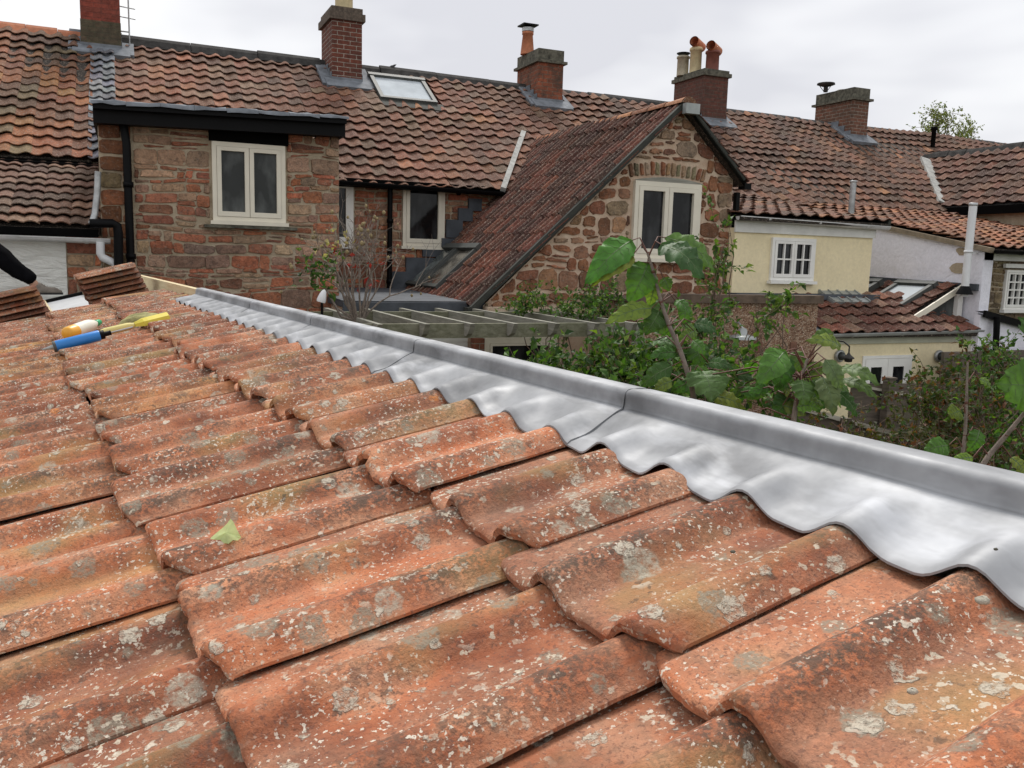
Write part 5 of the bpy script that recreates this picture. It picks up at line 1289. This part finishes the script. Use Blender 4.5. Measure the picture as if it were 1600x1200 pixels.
# sealant gun
SG = empty('sealant_tube', 'blue sealant cartridge with a grey nozzle lying on the tiles', 'sealant tube')
a_ = onroof(84, 542, .043); b_ = onroof(156, 524, .043); dv = (b_-a_); Ls = dv.length; dv.normalize(); print('tube len', Ls)
m = MB(); m.tube([a_, a_+dv*.004, b_-dv*.004, b_], [.024, .026, .026, .024], 20); m.build('barrel', m_plain('blue_plastic', (.02, .20, .58), .35, .08, 5, bs=.03), SG)
m = MB(); m.lathe(a_-dv*.0, [(.0262, -.002), (.0262, .010), (.0255, .011)], 20, ax=dv); m.build('end_collar', M['frame_grey'], SG)
m = MB(); m.lathe(b_, [(.022, 0), (.022, .02), (.012, .022), (.012, .05)], 14, ax=dv); m.build('rear_cap', M['black'], SG)
m = MB(); m.lathe(a_, [(.012, 0), (.010, .012), (.006, .03), (.004, .048)], 12, ax=-dv); m.build('nozzle', M['frame_pale'], SG)
sdv = dv.cross(WN).normalized(); m = MB()
rows = [[a_+dv*(.04+(Ls-.06)*i)+(WN*math.cos(t)+sdv*math.sin(t))*.0264 for t in [-.15+.075*k-.3 for k in range(7)]] for i in (0, 1)]; m.grid(rows); m.build('label', M['white'], SG)
m = MB(); m.tube([b_+dv*.03, b_+dv*.15], .004, 8); m.build('rod', M['metal'], SG); relo(SG)
# bottle
BT = empty('squeeze_bottle', 'white and orange squeeze bottle with a green cap lying on the tiles', 'bottle')
a_ = onroof(104, 522, .051); b_ = onroof(153, 504, .046); dv = b_-a_; Lb = dv.length; dv.normalize(); print('bottle len', Lb)
def bot(m, z0, z1, prf):
    p = [(r_, z) for r_, z in prf if z0-1e-6 <= z <= z1+1e-6]; m.lathe(a_, p, 18, ax=dv)
k = Lb
prf = [(.001, 0), (.026, .002), (.034, .012), (.035, .25*k), (.035, .3*k), (.035, .62*k), (.032, .72*k), (.024, .84*k), (.014, .92*k), (.013, .95*k)]
m = MB(); bot(m, 0, .25*k, prf); m.build('lower_body', m_plain('orange_liquid', (.80, .40, .04), .35, .1, 6, bs=.03), BT)
m = MB(); bot(m, .25*k, k, prf); m.build('body', m_plain('milky_plastic', (.74, .72, .62), .4, .1, 6, bs=.03), BT)
m = MB(); m.lathe(a_+dv*(.93*k), [(.017, 0), (.018, .005), (.016, .035), (.012, .038)], 14, ax=dv); m.build('cap', m_plain('green_plastic', (.02, .35, .14), .4, .05, 5), BT); relo(BT)
# yellow lead dresser
DRS = empty('lead_dresser', 'bright yellow plastic dressing tool lying across the tiles', 'hand tool')
yel = m_plain('yellow_plastic', (.66, .55, .06), .45, .12, 6, bs=.05)
a_ = onroof(158, 520, .037); b_ = onroof(210, 508, .035); c_ = onroof(262, 495, .033)
m = MB(); dv = (b_-a_).normalized(); sv_ = dv.cross(WN).normalized(); m.tube([a_, a_+dv*.02, b_-dv*.03, b_], [.014, .019, .019, .013], 12); m.build('handle', m_plain('pale_yellow_plastic', (.70, .60, .22), .5, .1, 6), DRS)
m = MB(); dv2 = (c_-b_).normalized(); sv2 = dv2.cross(WN).normalized(); rows = []
for i in range(9):
    q = b_+(c_-b_)*(i/8); w_ = .012+.022*smooth(0, .3, i/8); h_ = .014+.010*smooth(0, .3, i/8)
    rows.append([q-sv2*w_-WN*h_*.6, q+sv2*w_-WN*h_*.6, q+sv2*w_*.95+WN*h_*.4, q+sv2*w_*.3+WN*h_, q-sv2*w_*.3+WN*h_, q-sv2*w_*.95+WN*h_*.4])
m.grid(rows, sm=False, closed=True); m.face(rows[0]); m.face(rows[-1]); m.build('blade', yel, DRS); relo(DRS)
# olive rag
rg_ = MB(); r = random.Random(3); A_, B_ = onroof(190, 503, .018), onroof(243, 493, .018); dv = B_-A_; Lr = dv.length; dv.normalize(); sv_ = dv.cross(WN).normalized(); rows = []
for i in range(19):
    row = []
    for j in range(13):
        u_, v_ = i/18, j/12; hh = .030*(math.sin(math.pi*u_)*math.sin(math.pi*v_))**.5*(.8+.6*mnoise.noise(V((u_*5, v_*4, 1)))) if 0 < u_ < 1 and 0 < v_ < 1 else -.004
        row.append(A_+dv*(Lr*u_)+sv_*((v_-.5)*.12*(1+.3*mnoise.noise(V((u_*4, 0, 2)))))+WN*hh)
    rows.append(row)
rg_.grid(rows); tag(rg_.build('rag', m_plain('olive_cloth', (.30, .28, .12), .95, .4, 25, bs=.8)), 'crumpled olive rag behind the yellow tool on the tiles', 'rag')
# fallen leaf
c = onroof(350, 838, .044); m = MB(); r = random.Random(4)
e1 = _r.copy(); e2 = -_d
if (onroof(350, 815, .044)-c).dot(e2) < 0: e2 = -e2
e2 = (e2*.8+_f*.6).normalized(); nl_ = e1.cross(e2)
c = onroof(350, 850, .018)
out = [(-.027, -.010), (-.020, -.014), (-.012, -.012), (-.006, -.017), (.002, -.013), (.008, -.015), (.014, -.009), (.022, -.010), (.026, -.004), (.021, .003), (.017, .009), (.013, .016), (.008, .024), (.002, .030), (-.003, .022), (-.009, .016), (-.017, .008), (-.024, -.001)]
ctr = c+e2*.018+nl_*.004
for i in range(len(out)):
    p, q = out[i], out[(i+1) % len(out)]; f_ = lambda p: c+e1*p[0]*1.0+e2*(p[1]+.014)*1.0+nl_*(.004*math.sin(p[0]*90))
    m.face([ctr, f_(p), f_(q)], 0, (.52, .60, .30), True)
m.tube([f_((.024, -.004)), f_((.006, .002)), f_((-.012, .006)), f_((-.026, -.008))], .0007, 4, c=(.62, .66, .38)); m.tube([f_((.004, .002)), f_((.002, .018)), f_((.002, .029))], .0006, 4, c=(.62, .66, .38))
fl_ = m.build('fallen_leaf', M['leaf']); tag(fl_, 'pale green fallen leaf curled on a clay tile', 'leaf')
# pebbles and grit
for (px, py, s_, lb_) in ((1426, 1080, .0045, 'pale pebble lying in the channel of the nearest right tile'), (1535, 938, .007, 'crumb of mortar below the lead edge at the right'), (1556, 858, .0022, 'tiny dark stone on the lead sheet near the right edge'), (1145, 862, .003, 'small dark stone on the tile under the lead lip')):
    p = onroof(px, py, .012 if 'lead sheet' not in lb_ else .04); m = MB(); r = random.Random(px); rows = []
    for i in range(6):
        th = math.pi*i/5; rows.append([p+(V((math.cos(a)*math.sin(th)*1.3, math.sin(a)*math.sin(th), math.cos(th)*.6)))*s_*(1+.25*mnoise.noise(V((a, th, px)))) for a in [2*math.pi*k/9 for k in range(9)]])
    m.grid(rows, closed=True); tag(m.build('pebble', M['cap'] if s_ < .004 else m_plain('pale_stone', (.45, .41, .33), .9, .3, 60, bs=.6)), lb_, 'pebble', 'grit on the roof')

# ================= the worker at the left edge =================
def person():
    root = empty('person', 'person in black trousers and grey work boot stepping on the roof at left edge', 'person')
    inv = ROTA
    def L3(x, y, z): return ROTA @ V((x, y, z))
    foot = onroof(78, 462, -.03); ix = (ROTA.to_3x3() @ V((1, 0, 0))); iy = (ROTA.to_3x3() @ V((0, 1, 0))); up_ = V((0, 0, 1))
    ankle = foot-ix*.10+up_*.09
    knee = ankle-ix*.33+up_*.30+iy*.02; hip = knee-ix*.26+up_*.16+iy*.10
    pelvis = hip+iy*.10+up_*.03-ix*.02; hip2 = pelvis+iy*.10; knee2 = hip2+ix*.20-up_*.30+iy*.06; ankle2 = knee2-ix*.30-up_*.22
    chest = pelvis-ix*.05+up_*.42; neck = chest+up_*.17; sh1 = neck-up_*.05-iy*.19; sh2 = neck-up_*.05+iy*.19
    el1 = sh1+ix*.02-up_*.28-iy*.04; ha1 = el1+ix*.18-up_*.14; el2 = sh2-up_*.28+iy*.03; ha2 = el2+ix*.20-up_*.08
    head = neck+up_*.17
    def skin(name, pts, edges, rads, mat, parent, lvl=2):
        me = bpy.data.meshes.new(name); me.from_pydata([tuple(p) for p in pts], edges, []); me.materials.append(mat)
        o = bpy.data.objects.new(name, me); C.objects.link(o); o.parent = parent
        s = o.modifiers.new('skin', 'SKIN'); s.use_smooth_shade = True
        sv = me.skin_vertices[0].data if me.skin_vertices else None
        if sv is None:
            bm_ = __import__('bmesh').new(); bm_.from_mesh(me); bm_.verts.layers.skin.verify(); bm_.to_mesh(me); bm_.free(); sv = me.skin_vertices[0].data
        for i, r_ in enumerate(rads): sv[i].radius = (r_, r_) if not isinstance(r_, tuple) else r_
        for i in range(len(rads)): sv[i].use_root = (i == 0)
        m_ = o.modifiers.new('sub', 'SUBSURF'); m_.levels = lvl; m_.render_levels = lvl
        return o
    skinm = m_plain('skin', (.45, .25, .17), .55, .06, 10, bs=.1)
    # continuous body: torso, neck, head, arms with hands and fingers
    pts = [pelvis, chest-up_*.2, chest, neck, head-up_*.06+ix*.01, head+up_*.03+ix*.01, head+up_*.10, sh1, el1, ha1, sh2, el2, ha2, hip, knee, ankle, hip2, knee2, ankle2]
    ed = [(0, 1), (1, 2), (2, 3), (3, 4), (4, 5), (5, 6), (2, 7), (7, 8), (8, 9), (2, 10), (10, 11), (11, 12), (0, 13), (13, 14), (14, 15), (0, 16), (16, 17), (17, 18)]
    rd = [.10, .10, .11, .052, .075, .088, .055, .05, .036, .024, .05, .036, .024, .075, .05, .038, .075, .05, .038]
    for hnd, i0, el in ((ha1, 9, el1), (ha2, 12, el2)):
        dv = (hnd-el).normalized(); sd = iy; k0 = len(pts)
        pts.append(hnd+dv*.05); rd.append(.030); ed.append((i0, k0))
        for f_, ln in ((-1.5, .062), (-.5, .075), (.5, .07), (1.5, .055)):
            b = hnd+dv*.085+sd*.019*f_; pts += [b, b+dv*ln*.5-up_*.008, b+dv*ln*.9-up_*.03]; rd += [.0095, .0085, .0075]; n_ = len(pts); ed += [(k0, n_-3), (n_-3, n_-2), (n_-2, n_-1)]
        b = hnd+dv*.03-sd*.035; pts += [b, b+dv*.035-sd*.02]; rd += [.012, .009]; n_ = len(pts); ed += [(k0, n_-2), (n_-2, n_-1)]
    body = skin('body', pts, ed, rd, skinm, root)
    # face details
    fm = MB(); fc = head+ix*.088+up_*.02; fm.lathe(fc-up_*.03, [(.014, 0), (.010, .02), (.006, .045)], 8, ax=up_); fm.tube([fc-up_*.055-iy*.022, fc-up_*.058, fc-up_*.055+iy*.022], .005, 6)
    for s_ in (-1, 1): fm.lathe(head+iy*.088*s_+up_*.0, [(.004, -.03), (.014, -.01), (.016, .012), (.004, .03)], 8)
    fm.build('face', skinm, root)
    em = MB()
    for s_ in (-1, 1): em.lathe(fc+iy*.03*s_-ix*.004+up_*.01, [(.001, -.009), (.009, -.003), (.009, .003), (.001, .009)], 8)
    em.build('eyes', M['black'], root)
    hm = MB(); hm.lathe(head+up_*.03-ix*.012, [(.099, -.03), (.104, .0), (.097, .045), (.07, .085), (.03, .105), (.002, .11)], 18); hm.build('hair', m_plain('dark_hair', (.03, .02, .014), .8, .3, 40), root)
    blk = m_plain('black_trouser_cloth', (.004, .004, .005), 1.0, .3, 12, bs=.5, spec=.05)
    mid = (knee+ankle)/2
    skin('trousers', [pelvis, hip, (hip+knee)/2, knee+up_*.01, mid-up_*.01, ankle+up_*.045-ix*.02, hip2, (hip2+knee2)/2, knee2, (knee2+ankle2)/2, ankle2+up_*.03, pelvis+up_*.10], [(0, 1), (1, 2), (2, 3), (3, 4), (4, 5), (0, 6), (6, 7), (7, 8), (8, 9), (9, 10), (0, 11)], [.13, .12, .115, .108, .085, .066, .105, .095, .08, .07, .065, .125], blk, root)
    tx = bpy.data.textures.new('cloth_folds', 'CLOUDS'); tx.noise_scale = .09
    dm = bpy.data.objects['trousers'].modifiers.new('folds', 'DISPLACE'); dm.texture = tx; dm.strength = .035; dm.mid_level = .5
    jm = m_plain('navy_work_jacket', (.02, .03, .06), .85, .2, 14, bs=.4)
    skin('jacket', [pelvis+up_*.08, chest-up_*.18, chest, neck-up_*.03, sh1, el1, ha1+(el1-ha1)*.12, sh2, el2, ha2+(el2-ha2)*.12], [(0, 1), (1, 2), (2, 3), (2, 4), (4, 5), (5, 6), (2, 7), (7, 8), (8, 9)], [.135, .135, .14, .07, .075, .055, .045, .075, .055, .045], jm, root)
    # boots: last-shaped, with sole, tongue and laces
    grey = m_plain('grey_boot_suede', (.17, .145, .12), .85, .3, 30, bs=.5)
    def boot(h, fwd):
        sd = fwd.cross(up_).normalized(); m = MB(); rows = []
        n = 13
        for i in range(n+1):
            t = i/n; x = -.075+.285*t
            w = .034+.014*math.sin(math.pi*min(1, t*1.15))+.004*t; w *= (1-max(0, t-.82)/.18*.55); w *= (.75+.25*min(1, t/.12))
            top = .105*(1-smooth(.28, .62, t))+.058*smooth(.28, .62, t); top *= 1-.55*smooth(.78, 1, t)
            c = h+fwd*x-up_*.065
            rows.append([c+sd*w*math.cos(a)*(1 if math.sin(a) < .3 else .85)+up_*(max(0, math.sin(a))*top+min(0, math.sin(a))*.008) for a in [2*math.pi*k/16 for k in range(16)]])
        m.grid(rows, closed=True); m.face(rows[0]); m.face(rows[-1]); o = m.build('shoe', grey, root)
        s2 = MB(); rr_ = []
        for i in range(n+1):
            t = i/n; x = -.08+.297*t; w = .040+.013*math.sin(math.pi*min(1, t*1.15)); w *= (1-max(0, t-.85)/.15*.5); w *= (.75+.25*min(1, t/.12)); c = h+fwd*x-up_*.078
            rr_.append([c-sd*w, c+sd*w, c+sd*w+up_*.020, c-sd*w+up_*.020])
        s2.grid(rr_, sm=False, closed=True); s2.face(rr_[0]); s2.face(rr_[-1]); s2.build('sole', M['ridge_dark'], o)
        lc = MB()
        for k in range(4):
            c = h+fwd*(.035+.024*k)-up_*(-.028+.012*k); lc.tube([c-sd*.022, c+up_*.004, c+sd*.022], .0028, 5)
        lc.build('laces', m_plain('pale_laces', (.35, .33, .3), .9, .1, 30), o)
    boot(ankle+ix*.0, (ix+UPW*.0).normalized()); boot(ankle2, ix)
    bpy.context.view_layer.update()
    root.location = V((0, 0, 0))
UPW = V((0, 0, 1))
person()
print('tiles', NT_, 'polys', sum(len(o.data.polygons) for o in scene.objects if o.type == 'MESH'))
